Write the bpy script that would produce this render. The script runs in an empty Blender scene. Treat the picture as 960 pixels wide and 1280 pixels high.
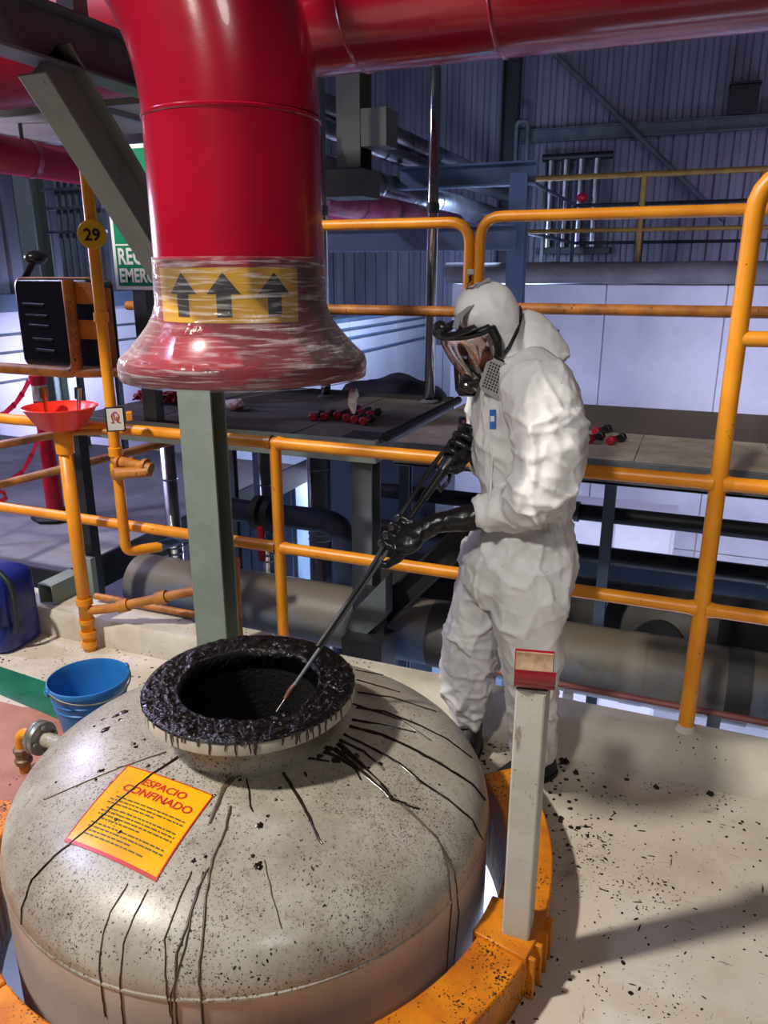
import bpy, bmesh, math, random
from mathutils import Vector, Matrix, noise
random.seed(7)
PI = math.pi
scene = bpy.context.scene
col = scene.collection
V3 = Vector

# ------------------------------------------------------------------ camera
FPX, TH, YAW, CH = 960.0, math.radians(17.3), math.radians(22), 1.7
CF = V3((-math.sin(YAW)*math.cos(TH), math.cos(YAW)*math.cos(TH), -math.sin(TH)))
CR = V3((math.cos(YAW), math.sin(YAW), 0))
CU = CR.cross(CF)
CP = V3((0, 0, CH))
FH = V3((-math.sin(YAW), math.cos(YAW), 0))          # horizontal forward
cd = bpy.data.cameras.new('camera'); cam = bpy.data.objects.new('camera', cd); col.objects.link(cam)
cd.sensor_fit = 'VERTICAL'; cd.sensor_height = 36.0; cd.lens = 36.0*FPX/1280.0
cd.clip_start = 0.05; cd.clip_end = 200
cam.matrix_world = Matrix((( CR.x, CU.x, -CF.x, CP.x), (CR.y, CU.y, -CF.y, CP.y), (CR.z, CU.z, -CF.z, CP.z), (0, 0, 0, 1)))
scene.camera = cam
def ray(x, y): return CF + CR*((x-480)/FPX) - CU*((y-640)/FPX)
def W(x, y, X=None, Y=None, Z=None, fd=None):
    """photo pixel -> point on a plane X=, Y=, Z= or at horizontal forward distance fd"""
    d = ray(x, y)
    if Z is not None: k = (Z-CH)/d.z
    elif Y is not None: k = Y/d.y
    elif X is not None: k = X/d.x
    else: k = fd/d.dot(FH)
    return CP + d*k

# ------------------------------------------------------------------ light and exposure
scene.view_settings.view_transform = 'Standard'
scene.view_settings.look = 'None'
scene.view_settings.gamma = 1.0
scene.view_settings.exposure = 0.0
try: scene.view_settings.use_curve_mapping = False
except Exception: pass
wd = bpy.data.worlds.new('hall_air'); scene.world = wd; wd.use_nodes = True
bg = wd.node_tree.nodes['Background']
bg.inputs[0].default_value = (0.44, 0.44, 0.62, 1); bg.inputs[1].default_value = 0.06

def lamp(name, kind, loc, energy, color, target=None, size=0.3, **k):
    l = bpy.data.lights.new(name, kind); o = bpy.data.objects.new(name, l); col.objects.link(o)
    l.energy = energy; l.color = color; o.location = loc
    if kind == 'AREA': l.shape = 'DISK'; l.size = size
    else: l.shadow_soft_size = size
    for a, b in k.items(): setattr(l, a, b)
    if target is not None:
        o.rotation_euler = (V3(target)-V3(loc)).to_track_quat('-Z', 'Y').to_euler()
    return o
TC = V3((-1.08, 1.655, 0))                                    # tank axis
key_dir = V3((-0.68, -0.73, 1.09))
KEYP = V3((-1.08, 1.655, 1.47)) + key_dir*3.2
lamp('work_lamp', 'SPOT', KEYP, 1350, (1.0, 0.93, 0.83), (-0.9, 2.0, 0.6), 0.17, spot_size=math.radians(75), spot_blend=0.6)
lamp('person_fill_spot', 'SPOT', (-0.95, -2.4, 4.3), 560, (1.0, 0.95, 0.88), (-0.42, 2.35, 1.12), 0.16, spot_size=math.radians(19), spot_blend=0.7)  # added unseen fill spot behind the camera, brightens the person's upper body
lamp('hall_lamp_high', 'AREA', (2.2, -2.6, 5.6), 55, (1.0, 0.95, 0.9), (-0.4, 2.2, 0.8), 1.2)
lamp('hall_lamp_cool', 'AREA', (-6.5, 1.2, 5.2), 170, (0.62, 0.64, 1.0), (-1.6, 2.2, 0.6), 0.6)
lamp('wall_lamp', 'AREA', (2.4, 5.9, 2.0), 26, (0.66, 0.66, 1.0), (0.8, 9, 0.2), 1.0, spread=math.radians(120))
lamp('wall_lamp_deep', 'AREA', (1.0, 5.6, 0.5), 42, (0.68, 0.70, 1.0), (0.5, 9, -1.2), 1.0)
lamp('side_wall_lamp', 'AREA', (-2.2, 9.4, 2.2), 150, (0.50, 0.66, 1.0), (-4.6, 10.6, 0.6), 0.8)
lamp('hall_lamp_left', 'AREA', (-5.0, 3.3, 1.95), 45, (0.70, 0.66, 1.0), (-1.2, 1.8, 1.3), 0.5)
lamp('left_wall_lamp', 'AREA', (-5.5, 6.6, 0.9), 34, (0.62, 0.62, 1.0), (-7.2, 7.2, 0.2), 0.6, spread=math.radians(110))
lamp('cladding_lamp', 'AREA', (1.6, 12.2, 1.75), 34, (0.66, 0.64, 1.0), (1.4, 14, 2.0), 1.0)
lamp('lower_hall_lamp', 'AREA', (0.6, 5.4, -0.9), 220, (0.75, 0.82, 1.0), (0.3, 4.6, -3.2), 1.5)
lamp('lower_hall_lamp_left', 'AREA', (-3.2, 7.0, -0.4), 300, (0.72, 0.76, 1.0), (-2.6, 6.0, -3.2), 1.5)

# ------------------------------------------------------------------ helpers
def sr(r, g, b):
    f = lambda c: (c/255/12.92) if c/255 <= 0.04045 else ((c/255+0.055)/1.055)**2.4
    return (f(r), f(g), f(b), 1)
MATS = {}
def mat(name, c, rough=0.5, metal=0.0, c2=None, vs=6.0, vdet=6.0, lo=0.4, hi=0.65, bump=0.0, bs=60.0, spk=None, stretch=None, coat=0.0, spec=0.5, rv=0.0, layers=()):
    """procedural principled material: base colour, noise blotches (c2), speckles [(colour, scale, size, mask_scale, mask_lo)]"""
    if name in MATS: return MATS[name]
    m = bpy.data.materials.new(name); m.use_nodes = True; nt = m.node_tree; N = nt.nodes; L = nt.links
    b = N['Principled BSDF']
    b.inputs['Roughness'].default_value = rough; b.inputs['Metallic'].default_value = metal
    b.inputs['Coat Weight'].default_value = coat; b.inputs['Specular IOR Level'].default_value = spec
    tc = N.new('ShaderNodeTexCoord'); mp = N.new('ShaderNodeMapping'); L.new(tc.outputs['Object'], mp.inputs[0])
    if stretch: mp.inputs['Scale'].default_value = stretch
    def ns(scale, det=6.0, rg=0.6, src=mp):
        n = N.new('ShaderNodeTexNoise'); n.inputs['Scale'].default_value = scale; n.inputs['Detail'].default_value = det
        n.inputs['Roughness'].default_value = rg; L.new(src.outputs[0], n.inputs['Vector']); return n
    def ramp(sock, a, bb):
        r = N.new('ShaderNodeMapRange'); r.inputs['From Min'].default_value = a; r.inputs['From Max'].default_value = bb
        L.new(sock, r.inputs['Value']); return r.outputs['Result']
    def mix(fac, A, B):
        x = N.new('ShaderNodeMix'); x.data_type = 'RGBA'; L.new(fac, x.inputs['Factor'])
        for s, v in ((x.inputs[6], A), (x.inputs[7], B)):
            if isinstance(v, (tuple, list)): s.default_value = v
            else: L.new(v, s)
        return x.outputs[2]
    cur = c
    n1 = ns(vs, vdet)
    cur = mix(ramp(n1.outputs['Fac'], lo, hi), c, c2 if c2 else tuple(min(1, q*0.86) for q in c[:3])+(1,))
    for (lc, sc, a, bb, st) in layers:                        # extra dirt layers with a shape of their own
        mp2 = N.new('ShaderNodeMapping'); L.new(tc.outputs['Object'], mp2.inputs[0]); mp2.inputs['Scale'].default_value = st
        mp2.inputs['Location'].default_value = (sc*0.37, 1.3, 0.7)
        cur = mix(ramp(ns(sc, 8, 0.65, mp2).outputs['Fac'], a, bb), cur, lc)
    if spk:
        for (sc_c, sc, size, msc, mlo) in spk:
            vo = N.new('ShaderNodeTexVoronoi'); vo.inputs['Scale'].default_value = sc
            wn = ns(sc*0.9, 2.0); wa = N.new('ShaderNodeMix'); wa.data_type = 'VECTOR'; wa.inputs['Factor'].default_value = 0.02
            L.new(mp.outputs[0], wa.inputs[4]); L.new(wn.outputs['Color'], wa.inputs[5]); L.new(wa.outputs[1], vo.inputs['Vector'])
            d = N.new('ShaderNodeMath'); d.operation = 'LESS_THAN'
            mk = ns(msc, 4.0); th = N.new('ShaderNodeMapRange'); th.inputs['From Min'].default_value = mlo; th.inputs['From Max'].default_value = mlo+0.25
            th.inputs['To Min'].default_value = 0; th.inputs['To Max'].default_value = size
            L.new(mk.outputs['Fac'], th.inputs['Value'])
            L.new(vo.outputs['Distance'], d.inputs[0]); L.new(th.outputs['Result'], d.inputs[1])
            cur = mix(d.outputs[0], cur, sc_c)
    L.new(cur, b.inputs['Base Color'])
    if rv:
        r = N.new('ShaderNodeMapRange'); L.new(n1.outputs['Fac'], r.inputs['Value']); r.inputs['From Min'].default_value = 0.3; r.inputs['From Max'].default_value = 0.7
        r.inputs['To Min'].default_value = max(0.02, rough-rv); r.inputs['To Max'].default_value = min(1, rough+rv); L.new(r.outputs['Result'], b.inputs['Roughness'])
    if bump:
        nb = ns(bs, 4.0); bp = N.new('ShaderNodeBump'); bp.inputs['Strength'].default_value = bump; bp.inputs['Distance'].default_value = 0.01
        L.new(nb.outputs['Fac'], bp.inputs['Height']); L.new(bp.outputs['Normal'], b.inputs['Normal'])
    MATS[name] = m; return m
def emis(name, c, s):
    if name in MATS: return MATS[name]
    m = bpy.data.materials.new(name); m.use_nodes = True; b = m.node_tree.nodes['Principled BSDF']
    b.inputs['Base Color'].default_value = c; b.inputs['Emission Color'].default_value = c; b.inputs['Emission Strength'].default_value = s
    MATS[name] = m; return m

TAR = sr(14, 12, 12)
M_RED = mat('red_enamel', sr(150, 8, 36), 0.22, c2=sr(134, 6, 31), vs=3, bump=0.05, bs=14, coat=0.3)
M_REDD = mat('red_enamel_dull', sr(150, 18, 46), 0.4, c2=sr(120, 12, 36), vs=3)
M_YEL = mat('yellow_pipe_paint', sr(232, 152, 34), 0.38, c2=sr(214, 130, 24), vs=4, spk=[(sr(70, 40, 15), 70, 0.32, 5, 0.5)], bump=0.06, bs=40)
M_YELD = mat('yellow_pipe_grimy', sr(192, 122, 44), 0.5, c2=sr(128, 78, 34), vs=7, spk=[(sr(60, 36, 15), 60, 0.4, 6, 0.45)])
M_RING = mat('yellow_curb_paint', sr(222, 136, 14), 0.5, c2=sr(180, 96, 12), vs=7, spk=[(sr(60, 32, 12), 110, 0.45, 6, 0.38), (sr(30, 20, 12), 60, 0.35, 5, 0.5)], bump=0.12, bs=50)
M_GREY = mat('steel_grey_green', sr(134, 146, 138), 0.45, c2=sr(120, 132, 126), vs=5, spk=[(sr(60, 66, 64), 60, 0.18, 6, 0.5)])
M_STEEL = mat('steel_dark_grey', sr(96, 104, 108), 0.5, c2=sr(74, 80, 86), vs=4)
M_STEELB = mat('steel_blue_grey', sr(98, 116, 140), 0.5, c2=sr(80, 98, 124), vs=3)
M_BLK = mat('steel_black', sr(34, 35, 40), 0.5, c2=sr(24, 25, 28), vs=5)
M_CHROME = mat('polished_pipe', sr(196, 196, 200), 0.16, 1.0, c2=sr(170, 170, 176), vs=3)
M_LAG = mat('pipe_cladding_metal', sr(176, 178, 186), 0.3, 1.0, c2=sr(130, 132, 140), vs=4, bump=0.15, bs=6)
M_WHITEP = mat('white_panel_paint', sr(214, 212, 222), 0.55, c2=sr(196, 194, 206), vs=1.2, spk=[(sr(120, 118, 130), 14, 0.12, 1.2, 0.55)])
M_CLAD = mat('cladding_sheet_grey', sr(134, 132, 148), 0.45, c2=sr(108, 106, 122), vs=0.9, stretch=(3, 1, 0.3))
M_FLOOR = mat('floor_epoxy_cream', sr(212, 205, 190), 0.5, c2=sr(190, 180, 162), vs=2.4, rv=0.1, bump=0.12, bs=90,
              spk=[(sr(40, 34, 30), 34, 0.30, 1.9, 0.40), (sr(60, 50, 42), 80, 0.36, 2.6, 0.42), (sr(24, 20, 18), 14, 0.2, 1.6, 0.46)],
              layers=[(sr(112, 100, 86), 5.0, 0.62, 0.78, (1, 1, 1)), (sr(60, 52, 46), 9.0, 0.655, 0.70, (7.0, 1.1, 1)), (sr(66, 56, 48), 8.0, 0.66, 0.71, (1.2, 8.0, 1))])
M_CURB = mat('curb_epoxy_cream', sr(205, 200, 186), 0.6, c2=sr(176, 170, 154), vs=3, bump=0.25, bs=40, spk=[(sr(50, 44, 38), 40, 0.25, 2.2, 0.45)])
M_TANK = mat('tank_paint_stained', sr(178, 174, 162), 0.34, c2=sr(156, 150, 136), vs=4, rv=0.08, bump=0.05, bs=50,
             spk=[(sr(84, 74, 64), 140, 0.30, 3.2, 0.30), (sr(56, 48, 41), 78, 0.23, 2.6, 0.36), (sr(24, 20, 18), 30, 0.15, 2.2, 0.42)],
             layers=[(sr(124, 113, 98), 2.6, 0.46, 0.74, (1, 1, 1)), (sr(112, 98, 82), 60, 0.55, 0.78, (1, 1, .5)), (sr(92, 78, 64), 11, 0.64, 0.80, (1, 1, 1))])
M_TANKS = mat('tank_side_paint', sr(196, 188, 180), 0.32, c2=sr(178, 168, 158), vs=3, layers=[(sr(140, 122, 104), 5, 0.62, 0.82, (2, 2, 0.5))])
M_RIM = mat('flange_rim_paint', sr(192, 186, 172), 0.4, c2=sr(150, 138, 122), vs=9, stretch=(1, 1, 0.3))
M_TAR = mat('tar_wet', sr(7, 6, 6), 0.10, c2=sr(4, 4, 4), vs=20, bump=0.8, bs=70, spec=0.5, rv=0.04)
M_TARD = mat('tar_drip', sr(26, 19, 16), 0.22, c2=sr(42, 30, 24), vs=30)
M_TARS = mat('tar_smear', sr(74, 60, 50), 0.4, c2=sr(104, 90, 76), vs=30)
M_TARV = mat('tar_dry', sr(10, 9, 9), 0.6, c2=sr(18, 16, 15), vs=40, bump=0.5, bs=80)
M_STICK = mat('sticker_yellow', sr(232, 178, 18), 0.26, c2=sr(216, 158, 12), vs=8, spk=[(sr(90, 66, 20), 150, 0.34, 6, 0.45), (sr(40, 30, 16), 90, 0.22, 5, 0.5)])
M_PRED = mat('print_red', sr(196, 34, 30), 0.35)
M_PBLK = mat('print_black', sr(22, 20, 20), 0.4)
M_PGRY = mat('print_grey_text', sr(96, 74, 24), 0.4)
M_PWHT = mat('print_white', sr(232, 232, 230), 0.45)
M_PBLU = mat('print_blue', sr(40, 90, 190), 0.4, c2=sr(60, 120, 210), vs=60)
M_PGRN = mat('sign_green', sr(14, 130, 92), 0.4)
M_BANDY = mat('band_yellow', sr(222, 176, 20), 0.35, c2=sr(206, 160, 16), vs=6)
M_COV = mat('coverall_fabric_white', sr(226, 226, 226), 0.6, c2=sr(214, 213, 214), vs=9, bump=0.35, bs=38, spk=[(sr(60, 54, 52), 36, 0.13, 4, 0.5)])
def crumple(m):
    N = m.node_tree.nodes; L = m.node_tree.links; b = N['Principled BSDF']
    tc = N.new('ShaderNodeTexCoord'); prev = None
    for sc, dist, ds in ((4.2, .030, 1.4), (11, .008, 1.0)):
        n = N.new('ShaderNodeTexNoise'); n.noise_type = 'RIDGED_MULTIFRACTAL'; n.inputs['Scale'].default_value = sc; n.inputs['Detail'].default_value = 3; n.inputs['Distortion'].default_value = ds; n.normalize = True
        L.new(tc.outputs['Object'], n.inputs['Vector']); bp = N.new('ShaderNodeBump'); bp.inputs['Strength'].default_value = .75; bp.inputs['Distance'].default_value = dist
        L.new(n.outputs['Fac'], bp.inputs['Height'])
        if prev: L.new(prev.outputs[0], bp.inputs['Normal'])
        prev = bp
    L.new(prev.outputs[0], b.inputs['Normal'])
crumple(M_COV)
M_RUB = mat('glove_rubber_black', sr(30, 31, 33), 0.32, c2=sr(20, 20, 22), vs=14, bump=0.2, bs=30)
M_RUBB = mat('boot_rubber_black', sr(26, 26, 30), 0.5, c2=sr(36, 36, 42), vs=10)
M_PLAS = mat('mask_plastic_black', sr(26, 27, 30), 0.3, c2=sr(34, 35, 38), vs=20)
M_PLGR = mat('mask_plastic_grey', sr(150, 152, 154), 0.4)
M_SKIN = mat('skin', sr(176, 122, 98), 0.5, c2=sr(160, 106, 84), vs=12)
M_EYE = mat('eye', sr(230, 226, 220), 0.2)
M_BLUEB = mat('bucket_blue', sr(44, 122, 196), 0.36, c2=sr(38, 108, 180), vs=8, spk=[(sr(24, 40, 66), 40, 0.22, 5, 0.5)])
M_BLUEC = mat('can_blue', sr(22, 40, 130), 0.35, c2=sr(18, 32, 104), vs=5)
M_BOWL = mat('bowl_red_plastic', sr(236, 52, 36), 0.3, c2=sr(220, 42, 30), vs=6)
M_BIGP = mat('big_pipe_blue_dusty', sr(92, 110, 138), 0.5, c2=sr(120, 116, 104), vs=2.2, layers=[(sr(62, 58, 52), 5, 0.56, 0.72, (1, 1, 1)), (sr(54, 86, 142), 1.6, 0.54, 0.68, (1, 1, 1))])
def dust(m, z0, z1, c):
    N = m.node_tree.nodes; L = m.node_tree.links; b = N['Principled BSDF']; src = b.inputs['Base Color'].links[0].from_socket
    tc = N.new('ShaderNodeTexCoord'); sp = N.new('ShaderNodeSeparateXYZ'); L.new(tc.outputs['Object'], sp.inputs[0])
    n = N.new('ShaderNodeTexNoise'); n.inputs['Scale'].default_value = 6; L.new(tc.outputs['Object'], n.inputs['Vector'])
    ad = N.new('ShaderNodeMath'); ad.operation = 'MULTIPLY_ADD'; L.new(n.outputs['Fac'], ad.inputs[0]); ad.inputs[1].default_value = .12; L.new(sp.outputs[2], ad.inputs[2])
    r = N.new('ShaderNodeMapRange'); r.inputs['From Min'].default_value = z0+.06; r.inputs['From Max'].default_value = z1+.06; L.new(ad.outputs[0], r.inputs['Value'])
    x = N.new('ShaderNodeMix'); x.data_type = 'RGBA'; L.new(r.outputs[0], x.inputs['Factor']); L.new(src, x.inputs[6]); x.inputs[7].default_value = c; L.new(x.outputs[2], b.inputs['Base Color'])
dust(M_BIGP, .17, .26, sr(104, 96, 82))
M_BIGPD = mat('big_pipe_dark', sr(66, 64, 62), 0.6, c2=sr(44, 42, 42), vs=3)
M_BLUEP = mat('pipe_blue_grey', sr(58, 70, 92), 0.4, c2=sr(46, 56, 78), vs=4)
M_DECK = mat('deck_plate_beige', sr(190, 180, 158), 0.6, c2=sr(164, 154, 134), vs=8, bump=0.3, bs=120, spk=[(sr(90, 84, 72), 120, 0.3, 8, 0.4)])
M_DECKD = mat('deck_mat_dark', sr(86, 82, 78), 0.7, c2=sr(64, 60, 58), vs=4, bump=0.3, bs=90)
M_LEAD = mat('lagging_grey', sr(120, 116, 118), 0.6, c2=sr(88, 84, 88), vs=2, bump=0.6, bs=5)
M_LOWF = mat('lower_floor_white', sr(210, 214, 224), 0.5, c2=sr(190, 194, 208), vs=1)
M_GREEN = mat('floor_paint_green', sr(20, 112, 84), 0.5, c2=sr(16, 92, 70), vs=6, spk=[(sr(16, 30, 24), 40, 0.25, 3, 0.45)])
M_TERRA = mat('floor_paint_terracotta', sr(178, 126, 104), 0.5, c2=sr(150, 100, 82), vs=4, spk=[(sr(50, 34, 28), 40, 0.25, 3, 0.42)])
M_MESHF = mat('walkway_grey', sr(150, 150, 158), 0.6, c2=sr(128, 128, 138), vs=3, bump=0.3, bs=100)
M_ROPE = mat('red_net', sr(170, 20, 44), 0.6, c2=sr(110, 10, 30), vs=30)
M_BOLTR = mat('bolt_red', sr(176, 22, 46), 0.4, c2=sr(130, 14, 34), vs=30)
M_BOLTB = mat('bolt_black', sr(32, 30, 34), 0.4)
M_TAPE = mat('caution_tape_red', sr(214, 30, 58), 0.35, c2=sr(190, 20, 46), vs=20)
M_CASE = mat('case_black', sr(30, 30, 36), 0.3, c2=sr(24, 24, 30), vs=6)
M_TARP = mat('black_sheet', sr(38, 40, 54), 0.5, c2=sr(26, 28, 40), vs=6, bump=0.4, bs=12)
M_BAG = mat('plastic_bag_white', sr(222, 214, 214), 0.3, c2=sr(200, 90, 100), vs=20, lo=0.52, hi=0.6)
M_BRASS = mat('brass', sr(190, 150, 80), 0.3, 1.0)
M_FLG = mat('galvanised', sr(150, 150, 146), 0.4, 0.6, c2=sr(120, 120, 116), vs=20)
M_CARD = mat('card_white', sr(226, 224, 220), 0.5)
M_TURQ = mat('panel_turquoise', sr(70, 180, 200), 0.5)
M_OLIVE = mat('steel_olive_dark', sr(78, 80, 70), .5, c2=sr(62, 64, 58), vs=4)
M_YELF = mat('yellow_rail_shaded', sr(158, 124, 54), .5, c2=sr(130, 98, 40), vs=5)  # far rail's shade put into the paint as a darker yellow
M_WOOD = mat('wood_liner', sr(170, 140, 112), 0.7, c2=sr(120, 96, 76), vs=14, bump=0.3, bs=60)

class MB:
    def __init__(s): s.v = []; s.f = []
    def add(s, vs, fs):
        o = len(s.v); s.v += [V3(p) for p in vs]; s.f += [tuple(i+o for i in f) for f in fs]; return s
    def box(s, a, b):
        (x0, y0, z0), (x1, y1, z1) = a, b
        return s.add([(x0,y0,z0),(x1,y0,z0),(x1,y1,z0),(x0,y1,z0),(x0,y0,z1),(x1,y0,z1),(x1,y1,z1),(x0,y1,z1)],
                     [(0,3,2,1),(4,5,6,7),(0,1,5,4),(1,2,6,5),(2,3,7,6),(3,0,4,7)])
    def obox(s, c, ax, ay, az):
        """box with centre and three half-axis vectors"""
        c, ax, ay, az = V3(c), V3(ax), V3(ay), V3(az)
        vs = [c+ax*i+ay*j+az*k for k in (-1, 1) for (i, j) in ((-1,-1),(1,-1),(1,1),(-1,1))]
        return s.add(vs, [(0,3,2,1),(4,5,6,7),(0,1,5,4),(1,2,6,5),(2,3,7,6),(3,0,4,7)])
    def tube(s, pts, r, n=16, cap=True, up=None, sq=False):
        pts = [V3(p) for p in pts]; m = len(pts)
        rs = r if isinstance(r, (list, tuple)) else [r]*m
        t0 = (pts[1]-pts[0]).normalized()
        a = V3(up) if up else (V3((0,0,1)) if abs(t0.z) < 0.9 else V3((0,1,0)))
        x = t0.cross(a).normalized(); vs = []
        for i, p in enumerate(pts):
            t = (pts[min(i+1, m-1)]-pts[max(i-1, 0)])
            t = t.normalized() if t.length > 1e-9 else t0
            x = (x - t*x.dot(t)).normalized(); y = t.cross(x)
            for k in range(n):
                q = 2*PI*(k+(0.5 if sq else 0))/n
                vs.append(p + (x*math.cos(q)+y*math.sin(q))*rs[i])
        fs = [(i*n+k, i*n+(k+1)%n, (i+1)*n+(k+1)%n, (i+1)*n+k) for i in range(m-1) for k in range(n)]
        if cap: fs += [tuple(range(n-1, -1, -1)), tuple((m-1)*n+k for k in range(n))]
        return s.add(vs, fs)
    def lathe(s, prof, c=(0,0,0), axis=(0,0,1), n=48, xax=None, closed=False):
        c = V3(c); az = V3(axis).normalized(); ax = V3(xax) if xax else (V3((1,0,0)) if abs(az.x) < 0.9 else V3((0,1,0)))
        ax = (ax-az*ax.dot(az)).normalized(); ay = az.cross(ax)
        vs = [c + (ax*math.cos(2*PI*k/n)+ay*math.sin(2*PI*k/n))*max(r, 1e-5) + az*z for (r, z) in prof for k in range(n)]
        m = len(prof)
        fs = [(i*n+k, i*n+(k+1)%n, (i+1)*n+(k+1)%n, (i+1)*n+k) for i in range(m-1) for k in range(n)]
        if closed: fs += [((m-1)*n+k, (m-1)*n+(k+1)%n, (k+1)%n, k) for k in range(n)]
        return s.add(vs, fs)
    def ell(s, c, ax, ay, az, n=20, m=12):
        c, ax, ay, az = V3(c), V3(ax), V3(ay), V3(az); vs = []
        for i in range(m+1):
            p = PI*i/m
            for k in range(n):
                q = 2*PI*k/n; vs.append(c+ax*(math.sin(p)*math.cos(q)*0.9999+0)+ay*math.sin(p)*math.sin(q)+az*math.cos(p))
        return s.add(vs, [(i*n+k, (i+1)*n+k, (i+1)*n+(k+1)%n, i*n+(k+1)%n) for i in range(m) for k in range(n)])
    def loft(s, secs, n=28, e=2.3):
        """secs: (centre, halfwidth vector, halfdepth vector)"""
        vs = []
        for c, a, b in secs:
            for k in range(n):
                q = 2*PI*k/n; cq, sq = math.cos(q), math.sin(q)
                u = math.copysign(abs(cq)**(2/e), cq); w = math.copysign(abs(sq)**(2/e), sq)
                vs.append(V3(c)+V3(a)*u+V3(b)*w)
        m = len(secs)
        fs = [(i*n+k, i*n+(k+1)%n, (i+1)*n+(k+1)%n, (i+1)*n+k) for i in range(m-1) for k in range(n)]
        fs += [tuple(range(n-1, -1, -1)), tuple((m-1)*n+k for k in range(n))]
        return s.add(vs, fs)
    def prism(s, out, ext):
        """closed outline of points extruded by vector"""
        out = [V3(p) for p in out]; n = len(out); e = V3(ext)
        return s.add(out+[p+e for p in out], [tuple(range(n-1, -1, -1)), tuple(range(n, 2*n))]+[(k, (k+1)%n, n+(k+1)%n, n+k) for k in range(n)])
    def iprof(s, a, b, w, h, tf, tw, up, side):
        """I-section bar from a to b; flanges normal to 'up', width along 'side'"""
        a, b, up, side = V3(a), V3(b), V3(up).normalized(), V3(side).normalized()
        c = (a+b)/2; hl = (b-a)/2
        s.obox(c+up*(h/2-tf/2), hl, side*(w/2), up*(tf/2)); s.obox(c-up*(h/2-tf/2), hl, side*(w/2), up*(tf/2))
        return s.obox(c, hl, side*(tw/2), up*(h/2-tf))
    def mesh(s, name, org=(0,0,0)):
        me = bpy.data.meshes.new(name); o = V3(org)
        me.from_pydata([tuple(p-o) for p in s.v], [], s.f)
        bm = bmesh.new(); bm.from_mesh(me); bmesh.ops.recalc_face_normals(bm, faces=bm.faces); bm.to_mesh(me); bm.free()
        return me
ORG = {}
def finish(ob, m, smooth, bevel):
    if m is not None and not ob.data.materials: ob.data.materials.append(m)
    if smooth is not False:
        try: ob.data.shade_smooth()
        except Exception: pass
        if smooth is True: ob.data.set_sharp_from_angle(angle=math.radians(38))
    if bevel:
        b = ob.modifiers.new('bevel', 'BEVEL'); b.width = bevel; b.segments = 2; b.limit_method = 'ANGLE'; b.angle_limit = math.radians(40)
def obj(name, mb, m, parent=None, smooth=True, bevel=0, label=None, cat=None, group=None, kind=None):
    if parent is not None: org = ORG[parent]
    else:
        xs = [p.x for p in mb.v]; ys = [p.y for p in mb.v]; zs = [p.z for p in mb.v]
        org = V3(((min(xs)+max(xs))/2, (min(ys)+max(ys))/2, min(zs)))
    me = mb.mesh(name, org); o = bpy.data.objects.new(name, me); col.objects.link(o)
    if parent is not None: o.parent = parent
    else: o.location = org
    ORG[o] = org
    finish(o, m, smooth, bevel)
    for k, v in (('label', label), ('category', cat), ('group', group), ('kind', kind)):
        if v: o[k] = v
    return o
def mobj(name, me, m, parent, label=None, smooth='all'):
    """object from a mesh in world coordinates"""
    org = ORG[parent]
    for v in me.vertices: v.co -= org
    o = bpy.data.objects.new(name, me); col.objects.link(o); o.parent = parent; ORG[o] = org
    finish(o, m, smooth, 0)
    if label: o['label'] = label
    return o
def thing(name, label, cat, loc, group=None, kind=None):
    o = bpy.data.objects.new(name, None); col.objects.link(o); o.location = loc; o.empty_display_size = 0.1
    ORG[o] = V3(loc)
    if label: o['label'] = label
    if cat: o['category'] = cat
    if group: o['group'] = group
    if kind: o['kind'] = kind
    return o
def box(a, b): return MB().box(a, b)
def tube(p, r, **k): return MB().tube(p, r, **k)
def remesh(mb, voxel, it=6, fac=0.5):
    me = mb.mesh('tmp'); o = bpy.data.objects.new('tmp', me); col.objects.link(o)
    r = o.modifiers.new('r', 'REMESH'); r.mode = 'VOXEL'; r.voxel_size = voxel
    if it: sm = o.modifiers.new('s', 'SMOOTH'); sm.iterations = it; sm.factor = fac
    dg = bpy.context.evaluated_depsgraph_get(); out = bpy.data.meshes.new_from_object(o.evaluated_get(dg))
    bpy.data.objects.remove(o); bpy.data.meshes.remove(me); return out
def text2d(body, size, bold=0.0, align='LEFT', sx=1.0, shear=0):
    c = bpy.data.curves.new('t', 'FONT'); c.body = body; c.size = size; c.offset = bold; c.align_x = align; c.shear = shear; c.resolution_u = 3
    o = bpy.data.objects.new('t', c); col.objects.link(o)
    dg = bpy.context.evaluated_depsgraph_get(); me = bpy.data.meshes.new_from_object(o.evaluated_get(dg))
    vs = [(v.co.x*sx, v.co.y) for v in me.vertices]; fs = [tuple(p.vertices) for p in me.polygons]
    bpy.data.objects.remove(o); bpy.data.curves.remove(c); bpy.data.meshes.remove(me); return vs, fs
def textmb(body, size, fn, **k):
    vs, fs = text2d(body, size, **k); mb = MB(); mb.add([fn(x, y) for x, y in vs], fs); return mb
def bend(pts, r, n=6):
    """round the inner corners of a polyline"""
    pts = [V3(p) for p in pts]; out = [pts[0]]
    for i in range(1, len(pts)-1):
        a, b, c = pts[i-1], pts[i], pts[i+1]; u = (a-b).normalized(); w = (c-b).normalized()
        p0, p1 = b+u*r, b+w*r
        for k in range(n+1):
            t = k/n; out.append(p0*(1-t)**2+b*2*t*(1-t)+p1*t*t)
    out.append(pts[-1]); return out

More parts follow.
